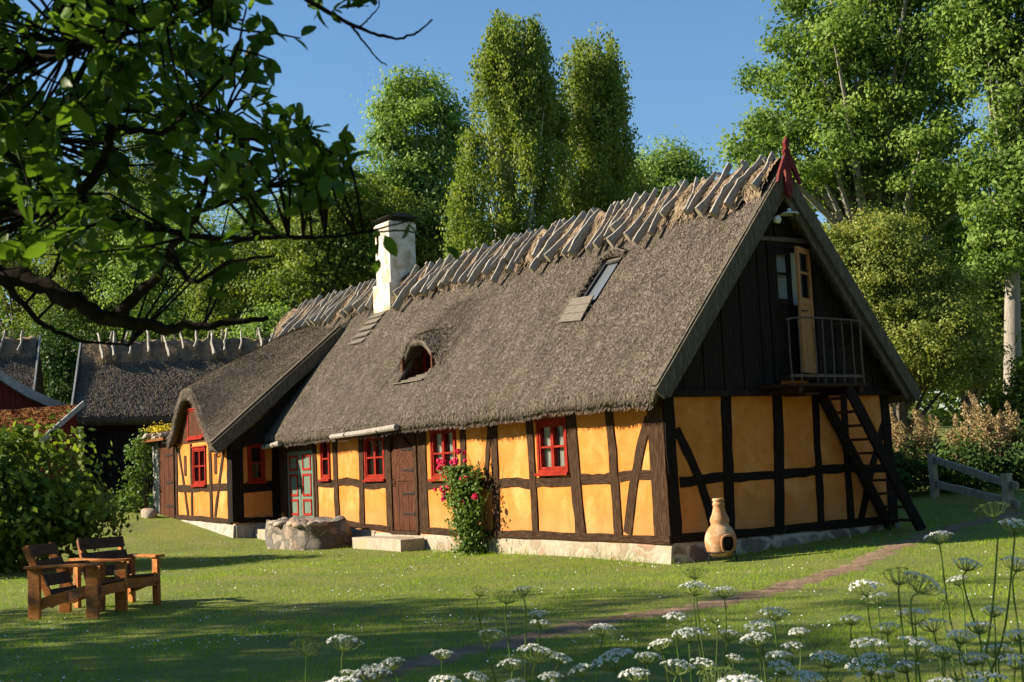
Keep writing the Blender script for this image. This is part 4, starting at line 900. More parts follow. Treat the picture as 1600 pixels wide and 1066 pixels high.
def bush(name,label,cat,bx,by,lobes,nc,per,cr,ls,leaf,seed,stems=14,aspect=.6,shell=.6,zb=None):
    rng=np.random.default_rng(seed); bz=float(gz(bx,by)) if zb is None else zb; root=thing(name,label,cat,(bx,by,bz)); CC,P,nrm,tint=clumps(lobes,nc,per,cr,rng,.75,0,shell)
    o=np.array([bx,by,bz]); k=P[:,2]>bz+.02; P,nrm,tint=P[k],nrm[k],tint[k]; V,F=leaf_quads(P-o,nrm,rng.uniform(.7,1.3,len(P))*ls,aspect,rng); np_mesh('foliage',V,F,leaf,root,tint)
    mb=MB()
    for k in rng.choice(len(CC),min(stems,len(CC)),replace=False):
        e=CC[k]-o; mb.tube([(e[0]*.12,e[1]*.12,-.05),e*np.array([.4,.4,.55]),e],[.022,.014,.004],5)
    mb.build('stem','bark',root,True); return root
bush('vine','green vine climbing over the end of the lean-to','vine',-21.35,YE-.3,[(-21.45,-1.6,2.2,.42,.4,.75),(-21.6,-1.7,1.3,.38,.4,.7),(-21.9,-1.9,1.0,.6,.5,.5),(-21.25,-1.5,2.85,.3,.3,.35)],110,26,.11,.10,'leaf_rose',71)
# ================================================================== the two thatched outbuildings
def outbuilding(label,x_e,x_r,y0,y1,ze,zr,zg,seed,poles_y,wallmat,vergemat,both=True,cat='barn'):
    t=thing('thatched_barn',label,cat,(x_r,y0,zg)); o=np.array([x_r,y0,zg]); k=(zr-ze)/(x_e-x_r)
    def fz(x,y): return zr-np.abs(x-x_r)*k+.02*vnoise(x*.8,y*.7,seed)+.006*vnoise(x*2.5,y*2.5,seed+1)
    V,F,_=grid_mesh(fz,x_r,x_e,y0,y1,26,90); V=V-o
    rf=slab('thatched_roof',[(V,F,(-.05,0,.36))],'thatch',t,26000,seed,wd=.02,L=(.09,.2),lift=.05)
    V,F,_=grid_mesh(fz,x_r-(x_e-x_r),x_r,y0,y1,20,30); V=V-o; np_mesh('back_thatch',np.concatenate([V,V-np.array([.05,0,.36])]),np.concatenate([F,F[:,::-1]+len(V)]),'thatch',rf,np.full(2*len(F),.5))
    ridge_cap('ridge_straw',0.05,y1-y0-.05,0,zr-zg+.0,k,rf,110,seed+5,1.0,'y',9000)
    ridge_poles(rf,poles_y,0,zr-zg,k,'y',(1.0,1.2),.30,.22,True,seed,1.2)
    wd=x_e-x_r-.4; mb=MB(); mb.box(-wd,wd,.3,y1-y0-.3,-.5,ze-zg+.12)
    n=int((y1-y0-.6)/.22)
    for i in range(n): yy=.3+(y1-y0-.6)*i/n; mb.box(wd+.002,wd+.02+.012*(i%2),yy,yy+.21,-.4,ze-zg+.1)
    mb.build('wall',wallmat,t)
    for yy in (.28,y1-y0-.34):
        mb=MB(); mb.prism([(-wd-.0,yy,ze-zg+.1),(wd,yy,ze-zg+.1),(0,yy,zr-zg-.25)],(0,.06,0)); mb.build('gable_board',wallmat,t)
    for yy in (-.03,):
        mb=MB(); mb.beam((0,yy,zr-zg+.12),(x_e-x_r+.08,yy,ze-zg-.05),.20,.05,(0,-1,0),4,.004); mb.beam((0,yy,zr-zg+.12),(-(x_e-x_r),yy,ze-zg),.20,.05,(0,-1,0),4,.004); mb.build('bargeboard',vergemat,t)
    return t
b2=outbuilding('dark boarded thatched barn with ridge straps behind the house bay',-26.4,-28.7,-1.25,12,3.85,6.32,1.2,41,np.arange(.45,12.8,.53),'tarred_board','grey_board')
b2.rotation_euler=(0,0,R(-23))
for (y,z0,z1) in ((1.4,2.5,3.2),(4.2,2.4,3.2)):
    mb=MB(); q_=1; mb.box(-26.95,-26.9,y,y+.07,z0,z1); mb.box(-26.95,-26.9,y+.6,y+.67,z0,z1); mb.box(-26.95,-26.901,y+.07,y+.6,z0,z0+.07); mb.box(-26.95,-26.901,y+.07,y+.6,z1-.07,z1); mb.box(-26.95,-26.902,y+.31,y+.37,z0+.07,z1-.07); q=mb.build('window_frame','dark_red_paint',b2); q.location=(28.7,1.25,-1.2)
lantern('wall_lantern','black lantern on the lit end of the dark thatched barn',-27.4,-1.3,4.25,(.2,-1,0))
b1=outbuilding('grey-strapped thatched barn at the far left edge',-31.2,-33.4,-12,-1.55,4.6,7.0,1.8,43,np.arange(.5,10.2,.62),'red_board','grey_board')
b1.rotation_euler=(0,0,R(-20)); b1.location=(-36.97,-11.37,1.8)
mb=MB(); mb.beam((0,10.5,5.32),(2.3,10.5,2.75),.20,.05,(0,1,0),4,.004); mb.build('bargeboard','grey_board',b1)
# gabled red wing in front of it, grey bargeboard
W=thing('red_wing','red boarded cottage wing with a broad grey bargeboard at the left edge','shed',(-29.6,-4.6,1.85))
def wz(y): return 5.62-1.5-.70*np.abs(y)+.20*np.clip(np.abs(y)-1.5,0,9)**1.3
yy=np.linspace(-4.2,3.6,40); V=[];F=[]
for x in (-2.6,.12):
    for y in yy: V.append((x,y,float(wz(y))+.16))
V=np.array(V); F=np.array([(i,i+1,40+i+1,40+i) for i in range(39)]); 
slab('thatched_roof',[(V,F,(0,0,.3))],'thatch',W,9000,91,wd=.02)
for s,(ya,yb_) in enumerate(((0,3.65),(0,-4.2))):
    mb=MB(); ys_=np.linspace(ya,yb_,9); pts=[(.14,y,float(wz(y))+.20) for y in ys_]+[(.14,y,float(wz(y))-.12) for y in ys_[::-1]]
    mb.prism(pts,(.05,0,0)); mb.build('bargeboard','grey_board',W)
mb=MB(); ys_=np.linspace(-3.4,2.9,12); mb.prism([(-.15,y,float(wz(y))) for y in ys_]+[(-.15,2.9,-.5),(-.15,-3.4,-.5)],(.1,0,0))
for i in range(30): y=-3.3+i*.205; mb.box(-.048,-.02+.012*(i%2),y,y+.19,-.5,float(min(wz(y),wz(y+.19))))
mb.build('wall','red_board',W)
# mossy roofed red shed in front of the wing
t=thing('mossy_shed','low red shed with a moss-covered roof in front of the grey bargeboard','shed',(-25.65,-4.96,1.32),R(-53))
mb=MB(); 
V=[];F=[]; K=30; J=10
g=np.random.default_rng(4)
for i in range(K+1):
    for j in range(J+1):
        y=-3.2+5.6*i/K; u=j/J; V.append((-1.5+1.9*u,y,2.42+.35-1.12*u+.03*math.sin(i*1.3)*math.sin(j*1.9)+g.uniform(-.02,.02)))
F=[(i*(J+1)+j,i*(J+1)+j+1,(i+1)*(J+1)+j+1,(i+1)*(J+1)+j) for i in range(K) for j in range(J)]
slab('mossy_roof',[(np.array(V),np.array(F),(0,0,.1))],'moss_tile',t,9000,95,L=(.03,.08),wd=.04,lift=.03,horiz=.9)
mb=MB(); mb.beam((-1.5,2.44,2.80),(.48,2.44,1.62),.16,.05,(0,1,0),4,.004); mb.build('verge_board','grey_board',t)
mb=MB(); mb.box(-1.4,.2,-3,2.25,-.4,1.62); mb.prism([(-1.4,2.25,1.62),(.2,2.25,1.62),(-1.4,2.25,2.6)],(0,-.1,0)); mb.build('wall','red_board',t)
# ================================================================== fence
fz0=lambda x,y: float(gz(x,y))
t=thing('rail_fence','grey wooden rail fence with two sloping rails beside the stair','fence',(-3.6,10.6,fz0(-3.6,10.6)))
mb=MB(); mb.beam((0,0,-.3),(0,0,.98),.16,.13,(1,0,0),5,.01); mb.build('post','pole_end',t)
mb=MB(); mb.beam((3.9,-2.75,-.5),(3.9,-2.75,.55),.16,.13,(1,0,0),5,.01); mb.build('post','pole_end',t)
for (za,zb) in ((.84,.30),(.30,-.02)):
    mb=MB(); mb.beam((.0,.08,za),(4.2,-2.85,zb),.15,.06,(1,1.3,0),9,.01); mb.build('rail','pole_end',t)
mb=MB(); mb.beam((-3.9,9.6,fz0(-3.9,9.6)-.2),(-3.88,9.62,fz0(-3.9,9.6)+1.05),.06,.06,(1,0,0),4,.005); tag(mb.build('wooden_stake','weathered_board'),'thin upright stake left of the rail fence post','stake')
# goat's-beard: dark leaves below, cream plumes above
def plume_plant():
    bx,by=-3.6,12.2; bz=float(gz(bx,by)); t=bush('goatsbeard','large goatsbeard clump with cream feathery plumes behind the fence','shrub',bx,by,[(-5.0,11.2,bz+.5,1.2,1.1,.62),(-3.6,12.3,bz+.55,1.3,1.2,.66),(-2.3,13.4,bz+.5,1.2,1.1,.62),(-2.6,13.2,bz+.75,.8,.8,.5)],420,60,.2,.095,'leaf_dark',81)
    g=np.random.default_rng(82)
    def pl(n_,xr,seed):
        C=[];T=[]
        for k in range(n_):
            u=g.random(); x=-1.75+2.7*u+g.normal(0,.15); y=-1.35+2.2*u+g.normal(0,.4); z0=g.uniform(.5,1.1)+.22*math.sin(u*11); h=g.uniform(.45,1.0); m_=g.integers(260,420)
            v=g.random(m_); r=(.25*(1-v)**.7+.02)*g.random(m_)**.5*(.8+.3*np.sin(v*30)); a=g.uniform(0,6.28,m_); lx,ly=g.normal(0,.16,2)
            C.append(np.stack([x+r*np.cos(a)+lx*v,y+r*np.sin(a)+ly*v,z0+h*v-.25*r],1)); T.append(np.clip(g.normal(.5,.2,m_)+.15*(z0-1.3),0,1))
        return np.concatenate(C),np.concatenate(T)
    C,T=pl(84,None,0); n=g.normal(size=C.shape); n/=np.linalg.norm(n,axis=1,keepdims=True); V,F=leaf_quads(C,n,g.uniform(.03,.065,len(C)),.7,g,droop=.3); np_mesh('plume',V,F,'plume',t,T)
plume_plant()
# ================================================================== the big shrub at the left
sx,sy=-11.65,-7.65
bush('hazel_shrub','big rounded leafy shrub filling the left edge behind the armchairs','shrub',sx,sy,[(sx,sy,1.4,2.0,1.9,1.4),(sx-1.2,sy-1.6,1.65,1.8,1.6,1.4),(sx+.9,sy+.9,.95,1.25,1.1,1.0),(sx-2.2,sy-3.2,1.7,1.7,1.7,1.6),(sx+.1,sy-.1,2.0,1.0,1.0,.85),(sx+.4,sy-.6,.7,1.6,1.6,.8)],900,34,.2,.15,'leaf_shrub',91,30,.72,.72)
# ================================================================== trees
def T(name,label,px,d,lob,nc,per,cr,ls,leaf,**k):
    # lob: (px,py,half width px,half height px[,depth half in m]) drawn at distance d
    c=at(px,700,d); bx,by=c[0],c[1]; L=[]
    for q in lob:
        p=at(q[0],q[1],d+(q[5] if len(q)>5 else 0)); s=d/FPX; L.append((p[0],p[1],p[2],q[2]*s,(q[4] if len(q)>4 else q[2]*s),q[3]*s))
    return tree(name,label,k.pop('cat','tree'),bx,by,L,nc,per,cr,ls,leaf,**k)
def envelope(rows,n,seed,rx,ry):
    # n small lobes scattered inside an outline given as (y, x left, x right), a few of them poking out of it
    g=np.random.default_rng(seed); ys=[r[0] for r in rows]; out=[]
    for k in range(n):
        y=ys[0]+(ys[-1]-ys[0])*(k+g.random())/n; a=np.interp(y,ys,[r[1] for r in rows]); b=np.interp(y,ys,[r[2] for r in rows]); q=g.uniform(*rx)
        x=a+q*.7+(b-a-q*1.4)*((k*.618034+g.uniform(-.08,.08))%1) if b-a>q*1.5 else (a+b)/2
        out.append((x,y,q,g.uniform(*ry),q*.025,g.uniform(-.35,.35)*(b-a)*43/FPX))
    return out
T('birch_tree','tallest drooping birch rising behind the middle of the roof',800,44,envelope([(18,760,838),(45,746,862),(85,742,872),(130,736,884),(190,722,888),(250,700,893),(330,692,898),(430,690,885)],84,5,(12,27),(11,24)),800,84,.22,.12,'leaf_birch',bark='birch_bark',tr=.24,seed=101,strand=1.35,limbs=46,trunk_top=15.2,shell=.05,aspect=.6)
T('birch_tree','second birch with long hanging twigs right of the tallest one',920,46,envelope([(54,884,966),(80,876,980),(120,868,988),(180,862,992),(260,858,992),(370,855,975)],62,6,(11,25),(11,24)),560,80,.22,.12,'leaf_birch',bark='birch_bark',tr=.22,seed=102,strand=1.6,limbs=40,trunk_top=14.2,shell=.05,aspect=.6)
T('ash_tree','pale green ash tree left of the birches behind the chimney',645,54,envelope([(135,620,700),(160,580,720),(200,558,730),(260,556,735),(330,565,740),(400,580,720)],30,7,(22,38),(18,30)),300,130,0.34,0.17,'leaf_ash',bark='grey_bark',tr=.3,seed=103,limbs=40)
T('small_tree','small rounded tree just above the ridge right of the birches',1045,62,[(1045,262,48,45),(1015,285,32,30),(1075,280,30,32),(1040,320,60,40)],202,90,.5,0.182,'leaf_ash',tr=.2,seed=104)
T('bushy_tree','dark bushy tree between the birches and the small ridge tree',985,56,[(985,290,30,40),(965,320,40,40),(1005,330,40,30),(930,340,60,40)],148,90,.45,0.168,'leaf_wood',tr=.18,seed=105)
# big ash right
T('ash_tree','huge ash tree with sunlit tufts right of the gable',1385,40,[(1290,60,75,60),(1370,20,90,70),(1450,60,90,80),(1250,140,62,50),(1340,150,90,80),(1440,170,90,90),(1290,230,80,60),(1390,270,100,80),(1470,290,80,90),(1225,195,45,30),(1190,215,40,22),(1340,-60,120,60),(1450,-60,100,70),(1260,290,50,40),(1480,400,60,70)]+envelope([(-60,1230,1520),(60,1200,1530),(120,1180,1540),(200,1140,1545),(235,1135,1540),(300,1230,1540)],26,8,(20,34),(14,24)),700,140,0.3,0.145,'leaf_ash_near',bark='grey_bark',tr=.5,umin=.3,seed=106,limbs=80,trunk_top=13)
T('maple_tree','tall tree with a bare grey trunk at the right edge',1582,36,[(1590,60,75,60),(1540,100,50,55),(1610,170,60,60),(1525,30,50,60),(1570,-40,90,60),(1590,280,70,55),(1545,240,45,40),(1600,370,65,50),(1540,350,35,40),(1660,100,70,120),(1660,300,60,100),(1535,420,30,30)],470,130,0.28,0.14,'leaf_ash_near',bark='grey_bark',tr=.30,umin=.5,seed=107,limbs=46,trunk_top=15)
T('hedge_tree','dense yellow-green bushy tree filling the space right of the gable',1405,34,[(1400,430,80,80),(1350,400,55,60),(1460,480,70,75),(1410,540,110,70),(1340,480,50,80),(1500,550,55,60),(1380,370,45,30),(1310,400,40,50)],900,110,0.2,0.085,'leaf_hedge',tr=.2,seed=108,limbs=30,shell=.75)
T('woodland_tree','dark shaded tree behind the goatsbeard at the right',1520,52,[(1520,420,70,90),(1580,470,70,80),(1500,540,60,60),(1600,560,60,60),(1450,350,70,60)],445,90,.5,0.175,'leaf_wood',tr=.3,seed=109)
T('leafy_bush','pale green bush at the foot of the bare grey trunk',1585,33,[(1588,640,32,60),(1615,600,40,60),(1560,650,18,40),(1600,690,40,30)],162,60,.2,0.112,'leaf_shrub',tr=.05,seed=110,limbs=12,cat='bush')
# woodland behind the barns, left
wl=[('woodland_tree','tall woodland tree behind the barns at the far left edge',20,62,[(0,330,90,110),(60,420,80,90),(20,250,70,60),(70,520,70,70)],300),
('woodland_tree','rounded woodland tree left of the strapped barn ridge',140,58,[(130,370,80,80),(170,450,80,80),(110,470,60,60),(150,530,80,60)],300),
('woodland_tree','tall dark crown seen through the apple leaves above the barn',215,66,[(215,230,55,60),(200,320,80,80),(250,300,50,60)],230),
('woodland_tree','yellow-green leafy tree above the middle of the barn roof',265,56,[(270,390,80,80),(230,460,70,60),(310,470,80,70),(280,540,100,60)],330),
('woodland_tree','bushy tree above the bay roof left of the chimney',390,54,[(390,410,75,70),(350,480,70,70),(430,470,60,70),(400,540,80,50)],330),
('woodland_tree','light green tree peeping between the bushy trees left of the chimney',430,64,[(435,345,40,35),(470,380,60,60),(400,360,50,50)],160),
('woodland_tree','dense tree immediately left of the chimney top',510,50,[(510,340,60,60),(480,420,70,60),(540,400,60,70),(550,310,40,50)],300),
('woodland_tree','dense green tree right behind the chimney',640,52,[(630,360,70,60),(700,380,60,60),(590,350,50,60),(560,420,60,60)],280)]
for i,(nm,lb,px_,d_,lo,nc_) in enumerate(wl):
    T(nm,lb,px_,d_,lo,int(nc_*.95),120,.34,.15,'leaf_wood' if i not in (3,5) else 'leaf_ash',tr=.25,seed=120+i,limbs=20,group='woodland trees behind the farm')
T('leafy_bush','bright green bush above the far end of the ridge',425,46,[(430,510,35,28),(410,530,40,25)],94,75,.3,0.140,'leaf_ash',tr=.06,seed=140,limbs=10,cat='bush')
T('leafy_bush','dark undergrowth bush between the two barns',120,55,[(120,590,50,50),(90,560,50,60),(150,560,40,50)],202,90,.4,0.154,'leaf_dark',tr=.06,seed=141,limbs=10,cat='bush')
# far wood closing the gaps: nobody could count its trees
g=np.random.default_rng(150); CC=[]
for k in range(900):
    px_=g.uniform(-300,1900); d_=g.uniform(75,105); top=np.interp(px_,[-300,0,200,350,600,1000,1200,1500,1900],[420,420,400,450,430,360,380,380,300]); py_=g.uniform(top,760); CC.append(at(px_,py_,d_))
CC=np.array(CC); P=(CC[:,None,:]+g.normal(size=(900,60,3))*np.array([1.5,1.5,1.1])).reshape(-1,3); n=g.normal(size=P.shape)+np.array([.3,-.3,.6]); n/=np.linalg.norm(n,axis=1,keepdims=True)
V,F=leaf_quads(P,n,g.uniform(.4,.8,len(P)),.6,g); tag(np_mesh('far_woodland',V,F,'leaf_wood',None,np.clip(np.repeat(g.normal(.45,.16,900),60)+g.normal(0,.14,len(P)),0,1)),'far leafy wood closing the view behind the trees','woodland',None,'stuff')
# the shade trees standing outside the picture, whose shadow falls over the lawn
tree('shade_tree','broad leafy tree out of view left of the lawn, shading the middle foreground','tree',-5.7,-22.4,[(-5.7,-22.4,7,3.2,3.2,3.4),(-3.6,-23.8,8,2.9,2.9,3.4),(-6.2,-22,10,2.8,2.8,2.6),(-7.4,-21.2,7.4,1.7,1.7,2.2),(-2.4,-24.6,9,2.4,2.4,2.4)],330,34,.40,.26,'leaf_wood',tr=.3,seed=160,limbs=40)
tree('shade_tree','leafy tree out of view behind the photographer on the left, shading the umbels','tree',2.6,-20.5,[(2.6,-20.5,6,2.6,2.6,2.2),(.6,-19.4,6.6,2.3,2.3,2.2),(4.4,-21.6,5.6,2.3,2.3,2)],190,34,.42,.26,'leaf_wood',tr=.25,seed=161,limbs=30)
for k,(x,y) in enumerate(((24,-20),(31,-9),(30,4),(23,16),(15,-27),(36,16))):  # unseen trees added to cut the sky light on gable and foreground
    tree('garden_tree',['tall leafy tree out of view behind the photographer','broad leafy tree out of view to the right of the photographer','leafy tree out of view right of the lawn','leafy tree out of view beyond the right edge','round tree out of view far behind the photographer','tall tree out of view far beyond the right edge'][k],'tree',x,y,[(x,y,7,4.2,4.2,4),(x+1,y-1,11,3.5,3.5,3.5),(x-1,y+1.5,4.5,3.4,3.4,2.6)],200,30,.7,.5,'leaf_wood',tr=.35,seed=170+k,limbs=12)
# ------------------------------------------------------------------ the apple tree that overhangs the top left corner
def apple():
    g=np.random.default_rng(170); base=at(-900,900,4.2); bx,by=base[0],base[1]; bz=float(gz(bx,by))
    t=thing('apple_tree','dark overhanging apple tree with large leaves in the top left corner','tree',(bx,by,bz)); o=np.array([bx,by,bz])
    LB=[ # limbs as (px,py,depth,radius m)
     [(-900,900,4.2,.17),(-860,600,4.1,.14),(-500,470,3.9,.10),(-200,420,3.7,.07),(0,428,3.5,.045),(60,445,3.45,.040),(120,475,3.4,.036),(180,500,3.4,.032),(250,512,3.4,.024),(330,508,3.4,.018),(420,498,3.4,.010)],
     [(180,498,3.4,.028),(235,440,3.35,.022),(270,390,3.3,.018),(310,330,3.3,.014),(330,250,3.3,.010),(345,190,3.3,.007)],
     [(-200,420,3.7,.05),(-60,360,3.3,.035),(60,330,3.1,.026),(130,300,3.0,.022),(165,240,3.0,.018),(175,200,3.0,.015),(215,205,3.0,.012),(260,205,3.0,.011),(300,160,3.0,.007)],
     [(130,312,3.0,.016),(210,350,3.0,.014),(300,368,2.9,.012),(370,372,2.85,.010),(450,371,2.8,.008),(520,370,2.8,.006),(590,358,2.8,.004),(645,343,2.8,.0025)],
     [(520,370,2.8,.004),(590,362,2.8,.003),(640,362,2.8,.003),(690,378,2.8,.002)],
     [(-600,500,4.0,.08),(-300,100,3.4,.05),(-100,90,3.1,.03),(60,90,2.9,.018),(170,60,2.8,.012),(260,40,2.8,.008),(330,10,2.8,.006)],
     [(260,205,3.0,.009),(330,140,2.95,.007),(365,90,2.9,.005),(385,10,2.9,.003)],
     [(310,330,3.3,.012),(400,300,3.1,.009),(470,270,3.0,.006),(520,240,3.0,.004)],
     [(-300,100,3.4,.05),(0,-160,3.2,.03),(250,-120,3.1,.02),(400,-60,3.0,.012),(480,0,3.0,.009),(545,36,3.0,.0075),(585,52,3.0,.006),(625,60,3.0,.005),(655,48,3.0,.004),(676,30,3.0,.003)],
     [(545,36,3.0,.005),(565,62,3.0,.004),(590,92,3.0,.003),(605,103,3.0,.002)],
     [(560,44,3.0,.004),(575,30,3.0,.003),(592,10,3.0,.0025),(590,-10,3.0,.002)],
     [(-500,470,3.9,.06),(-150,250,3.6,.04),(20,220,3.5,.026),(90,170,3.4,.018),(130,110,3.3,.012),(160,20,3.3,.008)],
     [(0,428,3.5,.02),(60,500,3.6,.012),(120,530,3.6,.008),(200,540,3.6,.005)],
     [(270,390,3.3,.014),(300,440,3.2,.010),(360,410,3.1,.007),(430,400,3.1,.005)]]
    limb=MB(); pts=[]
    for L in LB:
        P=spline([at(a,b,d)-o for a,b,d,_ in L],6); r=.62*np.interp(np.linspace(0,len(L)-1,len(P)),range(len(L)),[q[3] for q in L])
        r=r*(1+g.normal(0,.07,len(P))); P=P+g.normal(0,1,P.shape)*np.minimum(r,.012)[:,None]*.35
        limb.tube(P,r,8,True); pts.append(P)
    limb.build('limb','dark_bark',t,True); AP=np.concatenate(pts)
    # leafy shoots: sites scattered over the area the crown covers
    poly=[(-350,-260),(330,-260),(395,0),(410,90),(430,160),(470,185),(510,225),(540,262),(548,300),(500,320),(420,330),(380,380),(420,420),(370,450),(280,400),(150,420),(60,400),(-20,440),(-350,470)]
    def inside(x,y):
        c=False; j=len(poly)-1
        for i in range(len(poly)):
            xi,yi=poly[i]; xj,yj=poly[j]
            if (yi>y)!=(yj>y) and x<(xj-xi)*(y-yi)/(yj-yi)+xi: c=not c
            j=i
        return c
    sites=[]
    while len(sites)<820:
        x,y=g.uniform(-350,560),g.uniform(-260,470)
        if not inside(x,y): continue
        ex=math.sin(x*.021+1)*math.sin(y*.027+.5)
        if 150<x<330 and 210<y<330 and g.random()<.45: continue
        if y>330 and g.random()<.55: continue
        sites.append((x,y,g.uniform(2.5,4.3)))
    for k in range(10): sites.append((g.uniform(470,545),g.uniform(215,320),2.8))
    extra=[(600,372,2.8,3),(640,350,2.8,2),(715,385,2.8,3),(520,15,3.0,5),(545,5,3.0,4),(497,18,3.0,3),(575,12,3.0,2),(590,400,2.8,2),(405,20,2.9,4),(430,95,2.9,4),(470,60,2.9,3),(395,-10,2.9,4)]
    tw=MB(); LV=[];LF=[];LT=[];nv=0
    # one leaf: 3 x 5 grid, pointed, folded along the midrib
    us=[0,.22,.5,.78,1.0]; ws=[.06,.78,1.0,.66,.0]
    def put(c,a,nrm,ln,wd,tint):
        nonlocal nv
        a=a/np.linalg.norm(a); nrm=nrm-a*(nrm@a); nrm/=np.linalg.norm(nrm)+1e-9; b=np.cross(nrm,a); cur=g.uniform(-.25,.35)
        for u,w_ in zip(us,ws):
            p=c+a*ln*u-nrm*ln*cur*u*u; f=.16*w_
            LV.extend([p-b*wd*.5*w_+nrm*wd*f,p,p+b*wd*.5*w_+nrm*wd*f])
        for i in range(4):
            q=nv+i*3; LF.extend([(q,q+1,q+4,q+3),(q+1,q+2,q+5,q+4)]); LT.extend([tint,tint])
        nv+=15
    for s in sites+extra:
        p=at(s[0],s[1],s[2])-o; nl=s[3] if len(s)>3 else int(g.integers(6,11))
        dd=((AP-p)**2).sum(1); q=AP[dd.argmin()]; L=np.linalg.norm(p-q); 
        mid=(p+q)/2+g.normal(0,.05,3)*L; ax=p-mid; ax/=np.linalg.norm(ax)+1e-9
        if L>.05: tw.tube([q,mid,p],[.0045 if L>.25 else .003,.003,.0016],5,False)
        ct=np.clip(g.normal(.45,.2),0,1)
        for k in range(nl):
            u=k/max(nl-1,1); c=p-ax*.10*(1-u)*min(1,L*4)+g.normal(0,.006,3); dr=g.normal(size=3)*.8+ax*.9+np.array([0,0,-.25]); 
            nr=np.array([-TR[0]*.2,-TR[1]*.2,1.0])+g.normal(0,.75,3); ln=g.uniform(.027,.070)*(s[2]/3.0)**.3
            put(c,dr,nr,ln,ln*g.uniform(.48,.62),np.clip(ct+g.normal(0,.13),0,1))
    tw.build('twig','dark_bark',t,True)
    np_mesh('foliage',np.array(LV),np.array(LF),'leaf_apple',t,np.array(LT),True)
    # rest of the crown, outside the frame to the left and above
    c=at(-900,-300,5.0); CC,P,n,tint=clumps([(c[0],c[1],c[2],2.3,2.3,1.5),(c[0]-1.5,c[1]-.6,c[2]-.2,1.8,1.8,1.4)],150,40,.28,g); V,F=leaf_quads(P-o,n,g.uniform(.07,.11,len(P)),.55,g); np_mesh('crown','' or V,F,'leaf_apple',t,tint)
apple()
# ================================================================== grass
def blades(name,n,seed,dmin,dmax,h0,h1,wk,mat,label,pxr=(-250,1850),mask=None,power=1.0,kind='stuff'):
    g=np.random.default_rng(seed); d=dmin*(dmax/dmin)**(g.random(n)**power); px_=g.uniform(pxr[0],pxr[1],n); fx,fy=FW[0],FW[1]; 
    hx=RT[0],RT[1]; s=(px_-800)/FPX; x=CO[0]+d*(fx+hx[0]*s); y=CO[1]+d*(fy+hx[1]*s)
    k=(pdist(x,y)>.245+.12*vnoise(x*3,y*3,2))|(g.random(n)<.09); k&=~((x>-19.5)&(x<0)&(y>-.02)&(y<GW)); k&=~((x>-19.5)&(x<XR)&(y>YE)&(y<1))
    if mask is not None: k&=mask(x,y,g)
    x,y,d=x[k],y[k],d[k]; n=len(x); z=gz(x,y)
    cl=vnoise(x*.9,y*.9,17); h=g.uniform(h0,h1,n)*(1+.35*cl+.25*vnoise(x*3.2,y*3.2,18)); h=np.maximum(h,.012)
    nearw=np.exp(-np.minimum(np.abs(y+.1)+10*(x>0),np.abs(x-.15)+10*(y<-.3))/.22); h=h*(1+1.4*nearw*(y<6))
    w=np.maximum(.0035,wk*d); a=g.uniform(0,6.28,n); ln=h*g.uniform(.2,1.0,n); b=g.uniform(0,6.28,n)
    P=np.stack([x,y,z-.004],1); sd=np.stack([np.cos(a),np.sin(a),0*a],1)*w[:,None]*.5; tip=np.stack([np.cos(b)*ln,np.sin(b)*ln,h],1)
    V=np.stack([P-sd,P+sd,P+tip],1).reshape(-1,3); F=np.arange(3*n).reshape(n,3)
    tint=np.clip(.5+.20*vnoise(x*.55,y*.55,21)+.12*vnoise(x*2.3,y*2.3,22)+g.normal(0,.15,n)+.22*np.clip(vnoise(x*1.1,y*1.1,29)-.45,0,1),0,1)
    o=np_mesh(name,V,F,mat,None,tint); return tag(o,label,'grass',None,kind)
blades('grass',430000,201,4.0,60,.018,.05,.00042,'grass_blade','short mown lawn grass with worn yellowish patches',mask=lambda x,y,g:(vnoise(x*.75,y*1.15,77)<.62)|(g.random(len(x))<.35))
blades('wild_grass',26000,202,2.6,6.8,.08,.36,.0006,'grass_wild','taller unmown grass among the white umbels',(300,2000),lambda x,y,g:(vnoise(x*1.5,y*1.5,31)>-.1)&(pdist(x,y)>.5))
blades('wild_grass',6000,203,17,32,.06,.20,.0004,'grass_wild','longer grass along the foot of the house wall',(400,1700),lambda x,y,g:((x>0.02)&(x<.30)&(y<6))|((y<-.02)&(y>-.30)&(x<0)&(x>-15))|((y<-1.2)&(y>-1.45)&(x<-15.1)))
# daisies
g=np.random.default_rng(210); n=16000; d=6*(34/6)**g.random(n); px_=g.uniform(-100,1700,n); s=(px_-800)/FPX; x=CO[0]+d*(FW[0]+RT[0]*s); y=CO[1]+d*(FW[1]+RT[1]*s)
k=(vnoise(x*.8,y*.8,41)+.7*vnoise(x*2.2,y*2.2,42)+.25*g.normal(size=n)>.66)&(pdist(x,y)>.5)&~((x<.05)&(y>-.1)); x,y,d=x[k],y[k],d[k]; n=len(x); z=gz(x,y)+g.uniform(.03,.06,n); r=np.maximum(.009,.00052*d)*g.uniform(.6,1.2,n)
V=[];a0=g.uniform(0,6.28,n); tl=g.normal(0,.35,(n,2))
for q in range(6):
    cx_=np.cos(a0+q*math.pi/3)*r; cy_=np.sin(a0+q*math.pi/3)*r; V.append(np.stack([x+cx_,y+cy_,z+cx_*tl[:,0]+cy_*tl[:,1]],1))
V=np.stack(V,1).reshape(-1,3); tag(np_mesh('daisies',V,np.arange(6*n).reshape(n,6),'petal_white'),'tiny white daisies scattered through the lawn','flowers',None,'stuff')
